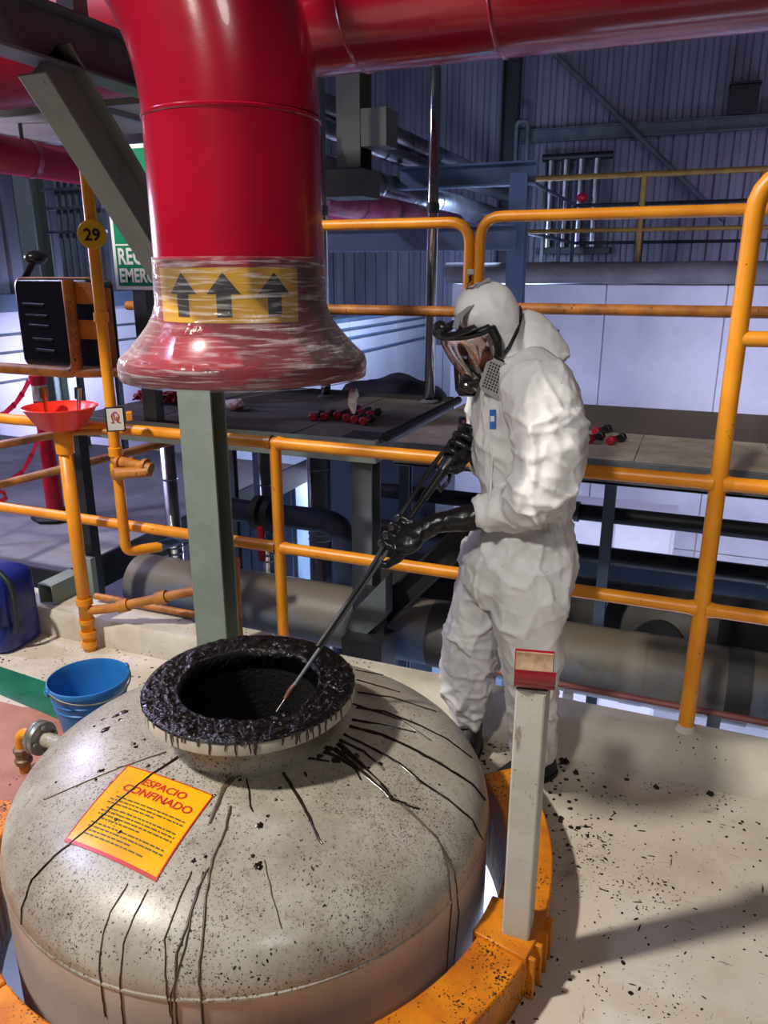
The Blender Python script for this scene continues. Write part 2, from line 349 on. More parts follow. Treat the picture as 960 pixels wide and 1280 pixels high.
# ================================================================== the setting
# floor with a round opening for the tank
RI, RO = 0.745, 0.875
mb = MB(); n = 96; vs = []; FX0, FX1, FY0, FY1 = -4.2, 1.6, -1.2, 2.60
def sq(a, rr=None):
    dx, dy = math.cos(a), math.sin(a)
    ks = []
    if dx > 1e-6: ks.append((FX1-TC.x)/dx)
    if dx < -1e-6: ks.append((FX0-TC.x)/dx)
    if dy > 1e-6: ks.append((FY1-TC.y)/dy)
    if dy < -1e-6: ks.append((FY0-TC.y)/dy)
    k = min(ks); return TC.x+dx*k, TC.y+dy*k
angs = sorted([2*PI*k/n for k in range(n)]+[math.atan2(y-TC.y, x-TC.x) % (2*PI) for x in (FX0, FX1) for y in (FY0, FY1)]); n = len(angs)
for z in (0, -0.2):
    for a in angs: vs.append((TC.x+RI*math.cos(a), TC.y+RI*math.sin(a), z))
    for a in angs: vs.append((*sq(a), z))
fs = []
for k in range(n):
    j = (k+1) % n
    fs += [(k, j, n+j, n+k), (2*n+k, 3*n+k, 3*n+j, 2*n+j), (k, 2*n+k, 2*n+j, j), (n+k, n+j, 3*n+j, 3*n+k)]
mb.add(vs, fs); obj('floor', mb, M_FLOOR, smooth=False, kind='structure')
# raised kerb along the edge
prof = [(2.50, 0.001), (2.53, 0.012), (2.56, 0.045), (2.59, 0.09), (2.625, 0.112), (2.66, 0.115), (2.715, 0.115), (2.73, 0.10), (2.73, -0.2), (2.60, -0.2), (2.60, -0.02), (2.50, -0.02)]
def kerb(name, x0, x1, pr):
    m_ = len(pr); b = MB().add([(x, y, z) for x in (x0, x1) for (y, z) in pr], [(k, (k+1)%m_, m_+(k+1)%m_, m_+k) for k in range(m_)]+[tuple(range(m_)), tuple(range(2*m_-1, m_-1, -1))])
    return obj(name, b, M_CURB, kind='structure')
kerb('trim_1', -1.66, 1.6, prof)
kerb('trim_2', -4.2, -1.66, [(2.56, 0.001), (2.565, 0.10), (2.585, 0.13), (2.76, 0.13), (2.775, 0.11), (2.775, -0.2), (2.60, -0.2), (2.56, -0.02)])
# painted floor areas at the left
g = MB().add([W(-60,812,Z=.003), W(0,833,Z=.003), W(75,858,Z=.003), W(170,884,Z=.003), W(150,925,Z=.003), W(80,902,Z=.003), W(0,868,Z=.003), W(-60,845,Z=.003)], [tuple(range(8))])
obj('trim_3', g, M_GREEN, smooth=False, kind='structure')
g = MB().add([W(-60,862,Z=.002), W(30,884,Z=.002), W(60,884,Z=.002), W(150,925,Z=.002), W(60,1000,Z=.002), W(0,1080,Z=.002), W(-80,1000,Z=.002)], [tuple(range(7))])
obj('trim_4', g, M_TERRA, smooth=False, kind='structure')
# lower hall floor, white block, cladding
obj('floor_lower', box((-14, 2.6, -3.4), (8, 16, -3.2)), M_LOWF, smooth=False, kind='structure')
YB, YC = 9.0, 14.0
XB0 = W(565, 345, Y=YB).x
wb = thing('wall_back', None, None, (XB0, YB, -3.2), kind='structure')
xs = [XB0, W(755,400,Y=YB).x, W(905,400,Y=YB).x, W(1060,400,Y=YB).x, 7.0]
for a, b in zip(xs, xs[1:]):
    for z0, z1 in ((-3.2, -1.35), (-1.34, 0.05), (0.06, 1.575)):
        obj('panel', box((a+.006, YB+random.uniform(0,.006), z0), (b-.006, YB+.2, z1)), M_WHITEP, wb, smooth=False, bevel=.004)
obj('core', box((XB0, YB+.03, -3.2), (7.0, YC-0.9, 1.57)), M_WHITEP, wb, smooth=False)
p = W(692, 420, Y=YB)
obj('socket_plate', box((p.x-.06, YB-.015, p.z-.07), (p.x+.06, YB+.01, p.z+.07)), M_BLK, wb, smooth=False, bevel=.005)
# lagging roll lying along the block edge
mb = MB(); pts = [V3((XB0-.05+ (7.1-XB0)*k/40, YB-.04+.03*noise.noise(V3((k*.9,0,0))), 1.70+.015*noise.noise(V3((k*.7,3,0))))) for k in range(41)]
mb.tube(pts, [0.115+.012*noise.noise(V3((k*1.3, 9, 1))) for k in range(41)], n=14)
obj('edge_lagging', mb, M_LEAD, label='grey crumpled lagging roll along the top edge of the white block', cat='insulation')
# corrugated cladding
def cladding(parent, origin, along, out, width, z0, z1, pitch=0.22, depth=0.045, sheet=1.1):
    along, out = V3(along), V3(out); k = int(width/sheet)
    me0 = None
    for i in range(k):
        if me0 is None:
            mb = MB(); nn = int(round(sheet/pitch)); pr = []
            for j in range(nn):
                a = j*sheet/nn; q = sheet/nn
                pr += [(a, 0), (a+q*.45, 0), (a+q*.58, depth), (a+q*.87, depth)]
            pr.append((sheet, 0.004))
            vs = [V3(along)*x + V3(out)*d + V3((0,0,z)) for z in (z0, z1) for (x, d) in pr]; m_ = len(pr)
            mb.add(vs, [(a, a+1, m_+a+1, m_+a) for a in range(m_-1)])
            me0 = mb.mesh('cladding_sheet'); me0.materials.append(M_CLAD)
        o = bpy.data.objects.new('cladding_sheet', me0); col.objects.link(o); o.parent = parent
        o.location = V3(origin)-ORG[parent]+along*(i*sheet)
wc = thing('wall_cladding', None, None, (0, YC, 0), kind='structure')
obj('backing', box((-9, YC+.06, -3.2), (8, YC+.12, 9)), M_BLK, wc, smooth=False)
for i in range(4): obj('panel', box((-5.2+.8*i+.005, YC-.2, -3.2), (-4.4+.8*i-.005, YC-.02, .42)), M_WHITEP, wc, smooth=False, bevel=.004)
cladding(wc, (-9, YC, 0), (1, 0, 0), (0, -1, 0), 17, 0.4, 9)
XS = -7.2
ws = thing('wall_left', None, None, (XS, 8, 0), kind='structure')
obj('backing', box((XS-.1, 2.0, -3.2), (XS-.02, YC, 9)), M_BLK, ws, smooth=False)
cladding(ws, (XS, 2.2, 0), (0, 1, 0), (1, 0, 0), 11.9, 1.2, 9)
for i in range(6):
    obj('panel', box((XS, 2.0+2*i+.006, -3.2), (XS+.12, 4.0+2*i-.006, 1.30)), M_WHITEP, ws, smooth=False, bevel=.004)
for zz, y0 in ((1.05, 4), (0.86, 4), (0.55, 6)):
    obj('conduit', tube([(XS+.15, y0, zz), (XS+.15, 13, zz)], .014, n=8), M_STEEL, ws)
XN = -4.6; zn = W(412, 405, X=XN).z
wn = thing('wall_side', None, None, (XN, 10, -3.2), kind='structure')
for i in range(4): obj('panel', box((XN-.15, 6.4+1.85*i+.006, -3.2), (XN, 6.4+1.85*(i+1)-.006, zn)), M_WHITEP, wn, smooth=False, bevel=.004)
obj('coping', box((XN-.2, 6.4, zn), (XN+.02, 13.8, zn+.05)), M_STEELB, wn, smooth=False)
for (pA, y0) in ((413, 8), (424, 8), (443, 10.4)):
    zz = W(460, pA-6, X=XN).z; obj('conduit', tube([(XN+.03, y0, zz), (XN+.03, 13.7, zz)], .018, n=8), M_STEELB, wn)
# ledge girt along the side wall
obj('girt', box((XS+.1, 2.2, 1.30), (XS+.35, 13.5, 1.48)), M_STEELB, ws, smooth=False)

# cladding girt, column and cross brace
t = thing('wall_girt', 'long dark steel rail crossing the corrugated wall below a black box', 'girt', (0, YC-.1, 3.4))
pa, pb = W(640,170,Y=YC-.12), W(960,155,Y=YC-.12)
zg = (pa.z+pb.z)/2
obj('rail', MB().iprof((-3.2, YC-.15, zg), (7, YC-.15, zg), .12, .2, .02, .02, (0,0,1), (0,1,0)), M_STEEL, t, smooth=False)
obj('clip', box((-1.4, YC-.1, zg-.14), (-1.3, YC-.05, zg+.14)), M_STEEL, t, smooth=False)
a, b = W(686, 60, Y=YC-.3), W(905, 275, Y=YC-.3)
obj('cross_brace', tube([a+(a-b)*.5, b], .045, n=10), M_STEEL, label='thin diagonal round brace crossing the corrugated wall', cat='brace')
a = W(935,140,Y=YC-.2)
t = thing('wall_box', 'small black box mounted on the corrugated wall above the steel rail', 'box', a)
obj('body', box((a.x-.28, YC-.3, zg+.1), (a.x+.12, YC-.05, zg+.5)), M_BLK, t, bevel=.01)
obj('hood', box((a.x-.30, YC-.34, zg+.5), (a.x+.14, YC-.05, zg+.53)), M_BLK, t)
for i, (x, lab) in enumerate(((636, 'tall dark steel column in front of the corrugated wall corner'),)):
    p = W(x, 200, Y=YC-.6)
    obj('hall_column', MB().iprof((p.x, YC-.6, -3.2), (p.x, YC-.6, 9), .22, .26, .02, .015, (1,0,0), (0,1,0)), M_BLK, smooth=False, label=lab, cat='column')

# ================================================================== railings
RP = 0.0245
YR = 2.671
gr = thing('guardrail', 'yellow pipe guardrail on the cream kerb behind the tank', 'railing', (-1.5, YR, .115))
ZU, ZL = 1.04, 0.59
for z in (ZU, ZL):
    obj('rail', tube([(-4.2, YR, z), (1.6, YR, z)], RP, n=18), M_YEL, gr)
obj('rail', tube([(.105, YR, 1.505), (1.6, YR, 1.505)], RP, n=18), M_YEL, gr)
obj('post', tube(bend([(.105, YR, .115), (.105, YR, 1.985), (1.6, YR, 1.985)], .12), RP*1.12, n=18), M_YEL, gr)
obj('post', tube([(-1.556, YR, .115), (-1.556, YR, ZU)], RP, n=18), M_YEL, gr)
obj('post', tube([(-3.45, YR, .115), (-3.45, YR, ZU)], RP, n=18), M_YEL, gr)
for x in (.105, -1.556, -3.45):
    obj('base_collar', MB().lathe([(RP+.001, .11), (RP+.016, .113), (RP+.008, .125), (RP, .14)], (x, YR, 0), n=18), M_CURB, gr)
    for z in (ZU, ZL):
        mb = MB()
        for s in (-1, 1): mb.tube([(x+s*(RP*.6), YR, z), (x+s*(RP+.022), YR, z)], [RP*1.25, RP*1.0], n=18, cap=False)
        obj('weld', mb, M_YEL, gr)

# raised platform behind the rail
PZ = 1.0
pl = thing('platform', 'grey raised steel walkway with a worn beige deck behind the guardrail', 'platform', (-.3, 3.05, 0))
for i in range(6):
    x0 = -1.19+i*.5
    obj('deck_plate', box((x0+.002, 3.06, PZ-.012), (x0+.498, 3.62, PZ)), M_DECK, pl, smooth=False)
obj('deck_plate', box((-1.19, 3.622, PZ-.012), (-.70, 4.15, PZ)), M_DECK, pl, smooth=False)
obj('edge_channel', box((-1.19, 3.045, PZ-.10), (1.8, 3.058, PZ)), M_STEEL, pl, smooth=False, bevel=.003)
obj('edge_channel', box((-1.19, 3.045, PZ-.10), (1.8, 3.10, PZ-.09)), M_STEEL, pl, smooth=False)
obj('toe_board', box((-.70, 3.615, PZ-.02), (1.8, 3.627, PZ+.12)), mat('toe_board_brown', sr(84,76,74), .6), pl, smooth=False)
obj('bearer', box((-1.15, 3.30, PZ-.16), (1.8, 3.40, PZ-.012)), M_STEELB, pl, smooth=False)
p = W(760, 650, Y=3.575)
for x in (p.x, 1.2):
    obj('leg', MB().iprof((x, 3.575, -.6), (x, 3.575, PZ-.02), .05, .06, .008, .008, (0,1,0), (1,0,0)), M_STEELB, pl, smooth=False)
p2 = thing('platform', 'dark matted raised walkway beside the red pipe flange', 'platform', (-2, 3.03, 0))
for i in range(4):
    x0 = -1.26-(i+1)*.42
    obj('deck_plate', box((x0+.002, 3.04, PZ-.012), (x0+.418, 4.16, PZ+.002*(i%2))), M_DECKD, p2, smooth=False)
obj('edge_channel', box((-2.95, 3.02, PZ-.10), (-1.26, 3.035, PZ+.002)), M_GREY, p2, smooth=False, bevel=.003)
obj('edge_channel', box((-1.275, 3.03, PZ-.10), (-1.26, 4.16, PZ+.002)), M_GREY, p2, smooth=False, bevel=.003)
obj('back_channel', box((-2.95, 4.16, PZ-.1), (-1.26, 4.175, PZ+.03)), M_BLK, p2, smooth=False)
# deck legs
pp = W(458, 650, Y=3.12)
lg = MB().iprof((pp.x, 3.12, -.25), (pp.x, 3.12, PZ-.01), .10, .11, .01, .01, (0,1,0), (1,0,0))
obj('leg', lg, M_STEEL, p2, smooth=False)
obj('leg_cap', box((pp.x-.09, 3.06, PZ-.02), (pp.x+.09, 3.2, PZ+.006)), M_BLK, p2, smooth=False, bevel=.004)
for (px, y, w, m_) in ((292, 3.9, .05, M_STEEL), (507, 4.1, .06, M_STEELB), (330, 4.1, .09, M_STEELB)):
    q = W(px, 620, Y=y)
    obj('leg', MB().iprof((q.x, y, -3.2), (q.x, y, PZ-.02), w, w, .008, .008, (0,1,0), (1,0,0)), m_, p2, smooth=False)
# black hose-like gasket strip between the two decks
a, b = W(444, 592, Z=PZ+.01), W(560, 508, Z=PZ+.01)
obj('edge_strip', tube([V3((-1.235, 3.08+.1*k, PZ+.012+.004*noise.noise(V3((k*.8,0,0))))) for k in range(12)], .022, n=8), M_TARV, label='black rubber strip lying in the gap between the two walkways', cat='strip')
# rails on the platform
YP = 3.588
ZPT, ZPM = 1.94, 1.545
ur = thing('guardrail', 'yellow pipe rail with a bent end rising behind the white hood', 'railing', (-.4, YP, PZ))
xr = W(600, 300, Y=YP).x
obj('top_rail', tube(bend([(xr, YP, ZPM), (xr, YP, ZPT), (1.8, YP, ZPT)], .10), RP, n=16), M_YEL, ur)
obj('mid_rail', tube([(xr, YP, ZPM), (1.8, YP, ZPM)], RP, n=16), M_YELD, ur)
obj('post', tube([(1.3, YP, PZ), (1.3, YP, ZPT)], RP, n=16), M_YEL, ur)
ul = thing('guardrail', 'yellow pipe rail with a bent end beside the polished pole', 'railing', (-1.5, YP, PZ))
xl = W(590, 300, Y=YP).x - .012
obj('top_rail', tube(bend([(xl, YP, ZPM-.02), (xl, YP, ZPT-.02), (-2.75, YP, ZPT-.02)], .10), RP, n=16), M_YEL, ul)
obj('mid_rail', tube([(xl, YP, ZPM-.02), (-3.0, YP, ZPM-.02)], RP, n=16), M_YELD, ul)
xpo = W(252, 505, Y=YP).x
obj('post', tube([(xpo, YP, PZ), (xpo, YP, ZPT-.02)], RP, n=16), M_YEL, ul)
# railing on top of the white block
xt = W(656, 250, Y=YB+.15).x
rt = thing('guardrail', 'distant thin yellow railing on top of the white block before the corrugated wall', 'railing', (xt, YB+.15, 1.6))
ztop = W(662, 224, Y=YB+.15).z; zmid = W(800, 287, Y=YB+.15).z
obj('top_rail', tube([(xt, YB+.15, ztop), (7, YB+.15, ztop)], .03, n=10), M_YELF, rt)
obj('mid_rail', tube([(xt, YB+.15, zmid), (7, YB+.15, zmid)], .024, n=10), M_YELF, rt)
for x in (xt, W(803,250,Y=YB+.15).x, W(952,250,Y=YB+.15).x, 4.5):
    obj('post', tube([(x, YB+.15, 1.6), (x, YB+.15, ztop)], .03, n=10), M_YELF, rt)
YB2 = YC-1.1
for z in (ztop, zmid): obj('side_rail', tube([(xt, YB+.15, z), (xt, YB2, z)], .024, n=8), M_STEEL, rt)
obj('back_rail', tube([(xt, YB2, zmid), (7, YB2, zmid)], .024, n=8), M_BLK, rt)
obj('back_rail', tube([(xt, YB2, ztop-.0), (7, YB2, ztop-.0)], .024, n=8), M_BLK, rt)
for k in range(3): obj('post', tube([(xt, YB+1.3+1.2*k, 1.6), (xt, YB+1.3+1.2*k, ztop)], .026, n=8), M_BLK, rt)
for k in range(4): obj('post', tube([(xt+1.0+1.5*k, YB2, 1.6), (xt+1.0+1.5*k, YB2, ztop)], .026, n=8), M_BLK, rt)

# ================================================================== the tank
TR, ZW, DH, DN = 0.687, 0.22, 0.223, 2.37
FZ, FR, FT, HR = 0.59, 0.298, 0.042, 0.192
def dome_z(r): return ZW + DH*max(0.0, 1-(r/TR)**DN)**(1/DN) if r < TR else ZW
def on_dome(x, y, off=0.0):
    """photo pixel -> point on the tank shell"""
    d = ray(x, y); t = 0.8
    def g(t):
        p = CP+d*t; r = math.hypot(p.x-TC.x, p.y-TC.y)
        if p.z < ZW: return r-TR
        return ((r/TR)**DN + (max(0, p.z-ZW)/DH)**DN) - 1
    last = g(t)
    while t < 4:
        t2 = t+.004
        if g(t2) <= 0:
            a, b = t, t2
            for _ in range(30):
                c = (a+b)/2
                if g(c) > 0: a = c
                else: b = c
            p = CP+d*a; return p + dome_n(p)*off
        t = t2
    return None
def dome_n(p):
    x, y = p.x-TC.x, p.y-TC.y; r = math.hypot(x, y)
    if p.z <= ZW: return V3((x/r, y/r, 0))
    gr_ = DN*(r/TR)**(DN-1)/TR; gz = DN*((p.z-ZW)/DH)**(DN-1)/DH
    return V3((gr_*x/max(r,1e-6), gr_*y/max(r,1e-6), gz)).normalized()
tk = thing('tank', 'cream vertical tank with a domed top spattered by black tar drips', 'tank', (TC.x, TC.y, -1.6))
prof = [(0.215, dome_z(.215)-.004)]
for k in range(41):
    s = .215/TR + (1-.215/TR)*math.sin(k/40*PI/2); r = TR*s; prof.append((r, dome_z(r) if k < 40 else ZW))
obj('dome', MB().lathe(prof, TC, n=128), M_TANK, tk, smooth='all')
obj('shell', MB().lathe([(TR, ZW), (TR, ZW-.4), (TR, -1.6), (0, -1.6)], TC, n=128), M_TANKS, tk)
obj('weld_seam', MB().lathe([(TR-.002, ZW+.007), (TR+.003, ZW+.003), (TR+.0035, ZW-.002), (TR-.002, ZW-.006)], TC, n=128), M_TANK, tk)
# neck and manhole flange
fl = obj('manhole_flange', MB().lathe([(HR, FZ-.06), (HR+.03, FZ-.06), (HR+.035, FZ-FT), (FR-.006, FZ-FT), (FR, FZ-FT+.006), (FR, FZ-.008), (FR-.004, FZ-.002)], TC, n=96), M_RIM, tk)
obj('neck', MB().lathe([(.228, FZ-FT), (.226, dome_z(.226)-.01)], TC, n=64), M_TANK, tk)
# tar coat on the flange face with a lumpy surface, then the bore
prof = [(FR+.0005, FZ-.004), (FR-.003, FZ+.001), (FR-.012, FZ+.003)]
for k in range(26): prof.append((FR-.016-k*(FR-.016-HR-.010)/25, FZ+.003))
prof += [(HR+.006, FZ+.001), (HR, FZ-.006), (HR-.002, FZ-.03), (HR-.002, FZ-.06)]
m = MB().lathe(prof, TC, n=300)
for p in m.v:
    r = math.hypot(p.x-TC.x, p.y-TC.y)
    if p.z > FZ and r < FR-.006:
        nn = noise.fractal(p*60, 0.7, 2.2, 4); p.z += .0038*nn + .004*max(0, min(1, (noise.noise(p*24)-.15)*6))
        if .205 < r < .222: p.z -= .002
obj('tar_coat', m, M_TAR, fl, smooth='all')
obj('bore', MB().lathe([(HR-.0015, FZ-.04), (HR-.0015, -.2), (.0, -.2)], TC, n=64), M_TARV, tk)
# tar running over the flange rim
rng = random.Random(3)
mb = MB()
for k in range(74):
    a = rng.uniform(math.radians(-150), math.radians(45)); ln = rng.choice([.008, .012, .018, .026, .036, .04]); w = rng.uniform(.002, .0055)
    pr = []
    for j in range(7):
        z = FZ+.002-ln*j/6; ww = w*(1-.45*j/6) if j < 6 else w*.3
        for s in (-1, 1):
            aa = a+s*ww/FR+.004*math.sin(j+k); pr.append((TC.x+(FR+.0012)*math.cos(aa), TC.y+(FR+.0012)*math.sin(aa), z))
    mb.add(pr, [(2*j, 2*j+1, 2*j+3, 2*j+2) for j in range(6)])
o = obj('tar_runs', mb, M_TARD, fl); o['kind'] = 'stuff'
# long tar drips on the dome
def drip(pix, w0, w1, m_=M_TARD, off=.0030, name='tar_drip', wob=.0015):
    pts = []
    for (x0, y0), (x1, y1) in zip(pix, pix[1:]):
        k = max(2, int(math.hypot(x1-x0, y1-y0)/7))
        for j in range(k): pts.append((x0+(x1-x0)*j/k, y0+(y1-y0)*j/k))
    pts.append(pix[-1]); P = [on_dome(*q) for q in pts]; P = [p for p in P if p is not None]
    if len(P) < 3: return
    vs = []; nP = len(P)
    for i, p in enumerate(P):
        t_ = (P[min(i+1, nP-1)]-P[max(i-1, 0)]).normalized(); nn = dome_n(p); s = t_.cross(nn).normalized()
        w = (w0+(w1-w0)*i/(nP-1))*(1+.5*noise.noise(p*60+V3((w0*999, 0, 0)))); p = p+s*wob*noise.noise(p*40)*2
        vs += [p-s*w+nn*off*.2, p-s*w*.4+nn*(off+w*.22), p+s*w*.4+nn*(off+w*.22), p+s*w+nn*off*.2]
    fs = [(4*i+j, 4*i+j+1, 4*i+j+5, 4*i+j+4) for i in range(nP-1) for j in range(3)]
    obj(name, MB().add(vs, fs), m_, tk, smooth='all')
drip([(228,943),(190,968),(150,1000),(104,1042),(68,1070),(40,1100),(28,1135),(27,1155)], .0045, .0022)
drip([(355,966),(366,985),(380,1008),(392,1035),(402,1055)], .006, .0028)
drip([(309,974),(313,1005),(316,1015)], .003, .002)
drip([(382,966),(384,972)], .004, .002)
drip([(444,838),(500,848),(560,880)], 0.0029, 0.0013); drip([(446,850),(500,866)], 0.0036, 0.0013)
drip([(445,885),(480,890),(520,905),(560,925),(590,948)], 0.0051, 0.0023)
drip([(440,880),(500,900),(538,926)], 0.0043, 0.0016)
drip([(437,908),(475,918),(510,933),(550,955),(590,980),(606,1000)], 0.0080, 0.0039)
drip([(430,918),(470,938),(500,955),(530,980),(560,1000),(590,1025),(603,1050)], 0.0058, 0.0026)
drip([(424,930),(450,955),(475,978),(492,1000),(508,1005)], 0.0101, 0.0033)
drip([(418,936),(450,962),(475,985),(490,1000),(524,1012)], 0.0080, 0.0026)
drip([(440,900),(470,905),(520,916)], 0.0058, 0.0013)
drip([(405,940),(425,948),(445,962),(452,975)], .008, .003)
drip([(425,925),(455,940),(480,962)], .007, .002)
drip([(385,948),(412,952)], .005, .003)
drip([(446,866),(490,872),(545,890)], .004, .0012)
drip([(432,943),(470,975),(520,1020),(548,1050),(560,1090),(564,1130),(560,1180),(556,1250)], .002, .0014, M_TARS)
drip([(500,1005),(545,1045),(568,1090),(573,1140),(566,1210)], .002, .0012, M_TARS)
drip([(288,1008),(283,1035),(266,1075),(258,1120),(252,1180),(249,1230),(254,1280)], .0038, .003, M_TARS)
drip([(262,1085),(247,1110),(236,1150),(222,1190),(218,1240),(222,1280)], .0032, .0026, M_TARS)
drip([(255,1090),(240,1140),(230,1190),(214,1245),(216,1280)], .0022, .002, M_TARS)
drip([(240,1090),(222,1130),(206,1175),(206,1220),(214,1270)], .0022, .0018, M_TARS)
drip([(160,1105),(138,1140),(128,1170),(124,1210),(132,1270)], .0016, .0016, M_TARS)
drip([(186,1112),(166,1150),(154,1180),(150,1230),(155,1280)], .0016, .0016, M_TARS)
drip([(330,1075),(340,1120),(352,1160)], .0012, .0008, M_TARS)
drip([(300,960),(280,985),(270,1010),(262,1030)], .010, .004, M_TARS); drip([(208,940),(150,960),(90,985),(55,1000)], .0016, .0008, M_TARS)
# tar splats on the dome
def splat_mesh(c, nn, r, seed, h=.003):
    rg = random.Random(seed); a = nn.orthogonal().normalized(); b = nn.cross(a); k = 15
    rim = [c+(a*math.cos(2*PI*i/k)+b*math.sin(2*PI*i/k))*r*rg.uniform(.55, 1.15)+nn*.0006 for i in range(k)]
    top = [c+(q-c)*.6+nn*h*rg.uniform(.5, 1.0) for q in rim]
    return rim+top+[c+nn*h], [(i, (i+1)%k, k+(i+1)%k, k+i) for i in range(k)]+[(k+i, k+(i+1)%k, 2*k) for i in range(k)]
mb = MB()
for (x, y, r) in ((132,912,9),(145,895,7),(155,890,9),(128,900,4),(150,900,5),(118,908,3),(325,1032,6),(323,1082,6),(170,934,4),(128,963,4),(124,964,3),(242,1076,4),(257,1071,3),(167,930,4),(267,995,4),(216,975,3),(335,1020,3),(316,1070,3),
                  (140,978,3),(70,978,2),(205,1005,2),(345,1000,3),(350,985,3),(430,940,7),(420,950,8),(410,935,8),(445,945,7),(400,945,6),(475,955,6),(300,975,3),(290,968,3),(276,962,4),(180,925,3),(145,1025,4),(150,1040,4),(185,958,4),(120,975,3),(460,960,4)):
    p = on_dome(x, y)
    if p: mb.add(*splat_mesh(p, dome_n(p), r*.0019, x*7+y))
o = obj('tar_spatter', mb, M_TARD, tk); o['kind'] = 'stuff'
# yellow warning sticker with printed lines
cn = [on_dome(*q) for q in ((160,957),(268,995),(195,1103),(80,1052))]        # TL TR BR BL
def on_sticker(u, v, off=.0015):
    p = (cn[0]*(1-u)+cn[1]*u)*(1-v)+(cn[3]*(1-u)+cn[2]*u)*v
    r = math.hypot(p.x-TC.x, p.y-TC.y); p = V3((p.x, p.y, dome_z(r))); return p+dome_n(p)*off
def grid(fn, u0, u1, v0, v1, nu, nv):
    return MB().add([fn(u0+(u1-u0)*i/nu, v0+(v1-v0)*j/nv) for j in range(nv+1) for i in range(nu+1)], [(j*(nu+1)+i, j*(nu+1)+i+1, (j+1)*(nu+1)+i+1, (j+1)*(nu+1)+i) for j in range(nv) for i in range(nu)])
stk = obj('warning_sticker', grid(on_sticker, 0, 1, 0, 1, 16, 16), M_STICK, tk, smooth='all', label='yellow warning sticker with red heading and spatter')
mb = MB()
for (u0, u1, v0, v1) in ((0,1,0,.012),(0,1,.965,1),(0,.012,0,1),(.985,1,0,1)):
    g = grid(lambda u, v: on_sticker(u, v, .0022), u0, u1, v0, v1, 16 if u1-u0 > .5 else 1, 16 if v1-v0 > .5 else 1); mb.add(g.v, g.f)
obj('border', mb, M_PRED, stk)
SW = (cn[1]-cn[0]).length; SH = (cn[3]-cn[0]).length
for body, v in (('ESPACIO', .185), ('CONFINADO', .315)):
    t2 = text2d(body, .03, bold=.0005, align='CENTER', shear=.15)
    w = max(x for x, y in t2[0])-min(x for x, y in t2[0]); k = min(.80*SW/w, 1.25) if body == 'CONFINADO' else min(.62*SW/w, 1.25)
    obj('heading', MB().add([on_sticker(.53+x*k/SW, v-y/SH*1.05, .0026) for x, y in t2[0]], t2[1]), M_PRED, stk)
mb = MB(); rg = random.Random(5)
for row in range(11):
    v = .40+.042*row+(.02 if row > 2 else 0)+(.02 if row > 6 else 0); u = .10 + (.02 if row % 3 else .06); end = .92-(.3 if row in (2, 6, 9) else 0)-(.2 if row == 10 else 0)
    while u < end:
        w = rg.uniform(.02, .07); g = grid(lambda a, b: on_sticker(a, b, .0022), u, min(u+w, .93), v, v+.015, 2, 1); mb.add(g.v, g.f); u += w+.012
obj('small_print', mb, M_PGRY, stk)

# ---- yellow ring kerb round the tank opening
RZ = 0.12
rk = thing('ring_kerb', 'yellow spattered round kerb encircling the tank on the floor', 'kerb', (TC.x, TC.y, 0))
def arc_seg(a0, a1, ri, ro, z0, z1, nseg):
    mb = MB(); vs = []
    for i in range(nseg+1):
        a = a0+(a1-a0)*i/nseg
        for r, z in ((ri, z0), (ro, z0), (ro, z1), (ri, z1)): vs.append((TC.x+r*math.cos(a), TC.y+r*math.sin(a), z))
    fs = [(4*i+j, 4*i+(j+1)%4, 4*i+4+(j+1)%4, 4*i+4+j) for i in range(nseg) for j in range(4)]+[(0,1,2,3), tuple(4*nseg+j for j in (3,2,1,0))]
    return mb.add(vs, fs)
D2 = math.radians
for i in range(4):
    a0 = D2((-165, -110, -60, -8.5)[i]+.15); a1 = D2((-110, -60, -8.5, 40)[i]-.15)
    obj('segment', arc_seg(a0, a1, RI, RO, -.16, RZ, 14), M_RING, rk, bevel=.006)
PB = V3((-.262, 1.545, RZ))                                  # foot of the support post
pa = math.atan2(PB.y-TC.y, PB.x-TC.x)
obj('mount_plate', arc_seg(pa-D2(5.2), pa+D2(5.2), RI-.012, RO+.004, RZ-.10, RZ+.012, 5), M_RING, rk, bevel=.004)
for k in (-4.2, -1.2, 1.6, 4.4):
    obj('rib', arc_seg(pa+D2(k-.4), pa+D2(k+.4), RO+.002, RO+.022, .002, RZ+.006, 1), M_RING, rk, bevel=.002)
# ---- support post with red half-pipe saddle
sp = thing('support_post', 'white square post topped with a red half-round saddle on the yellow kerb', 'post', PB)
hw = .034; PT = .815
for a, b, c, d in (((-hw,-hw),(hw,-hw+.004),0,0),((-hw,hw-.004),(hw,hw),0,0),((-hw,-hw+.004),(-hw+.004,hw-.004),0,0),((hw-.004,-hw+.004),(hw,hw-.004),0,0)): pass
obj('column', MB().lathe([(hw*1.414, RZ+.012), (hw*1.414, PT)], (PB.x, PB.y, 0), n=4, xax=(1, 1, 0)).add([(PB.x-hw, PB.y-hw, PT), (PB.x+hw, PB.y-hw, PT), (PB.x+hw, PB.y+hw, PT), (PB.x-hw, PB.y+hw, PT)], [(0,1,2,3)]), mat('post_white', sr(196,196,188), .5, c2=sr(178,176,166), vs=5, spk=[(sr(90,84,76), 60, .25, 5, .45)], layers=[(sr(140,132,120), 9, .62, .7, (3,3,1))]), sp, smooth=False, bevel=.005)
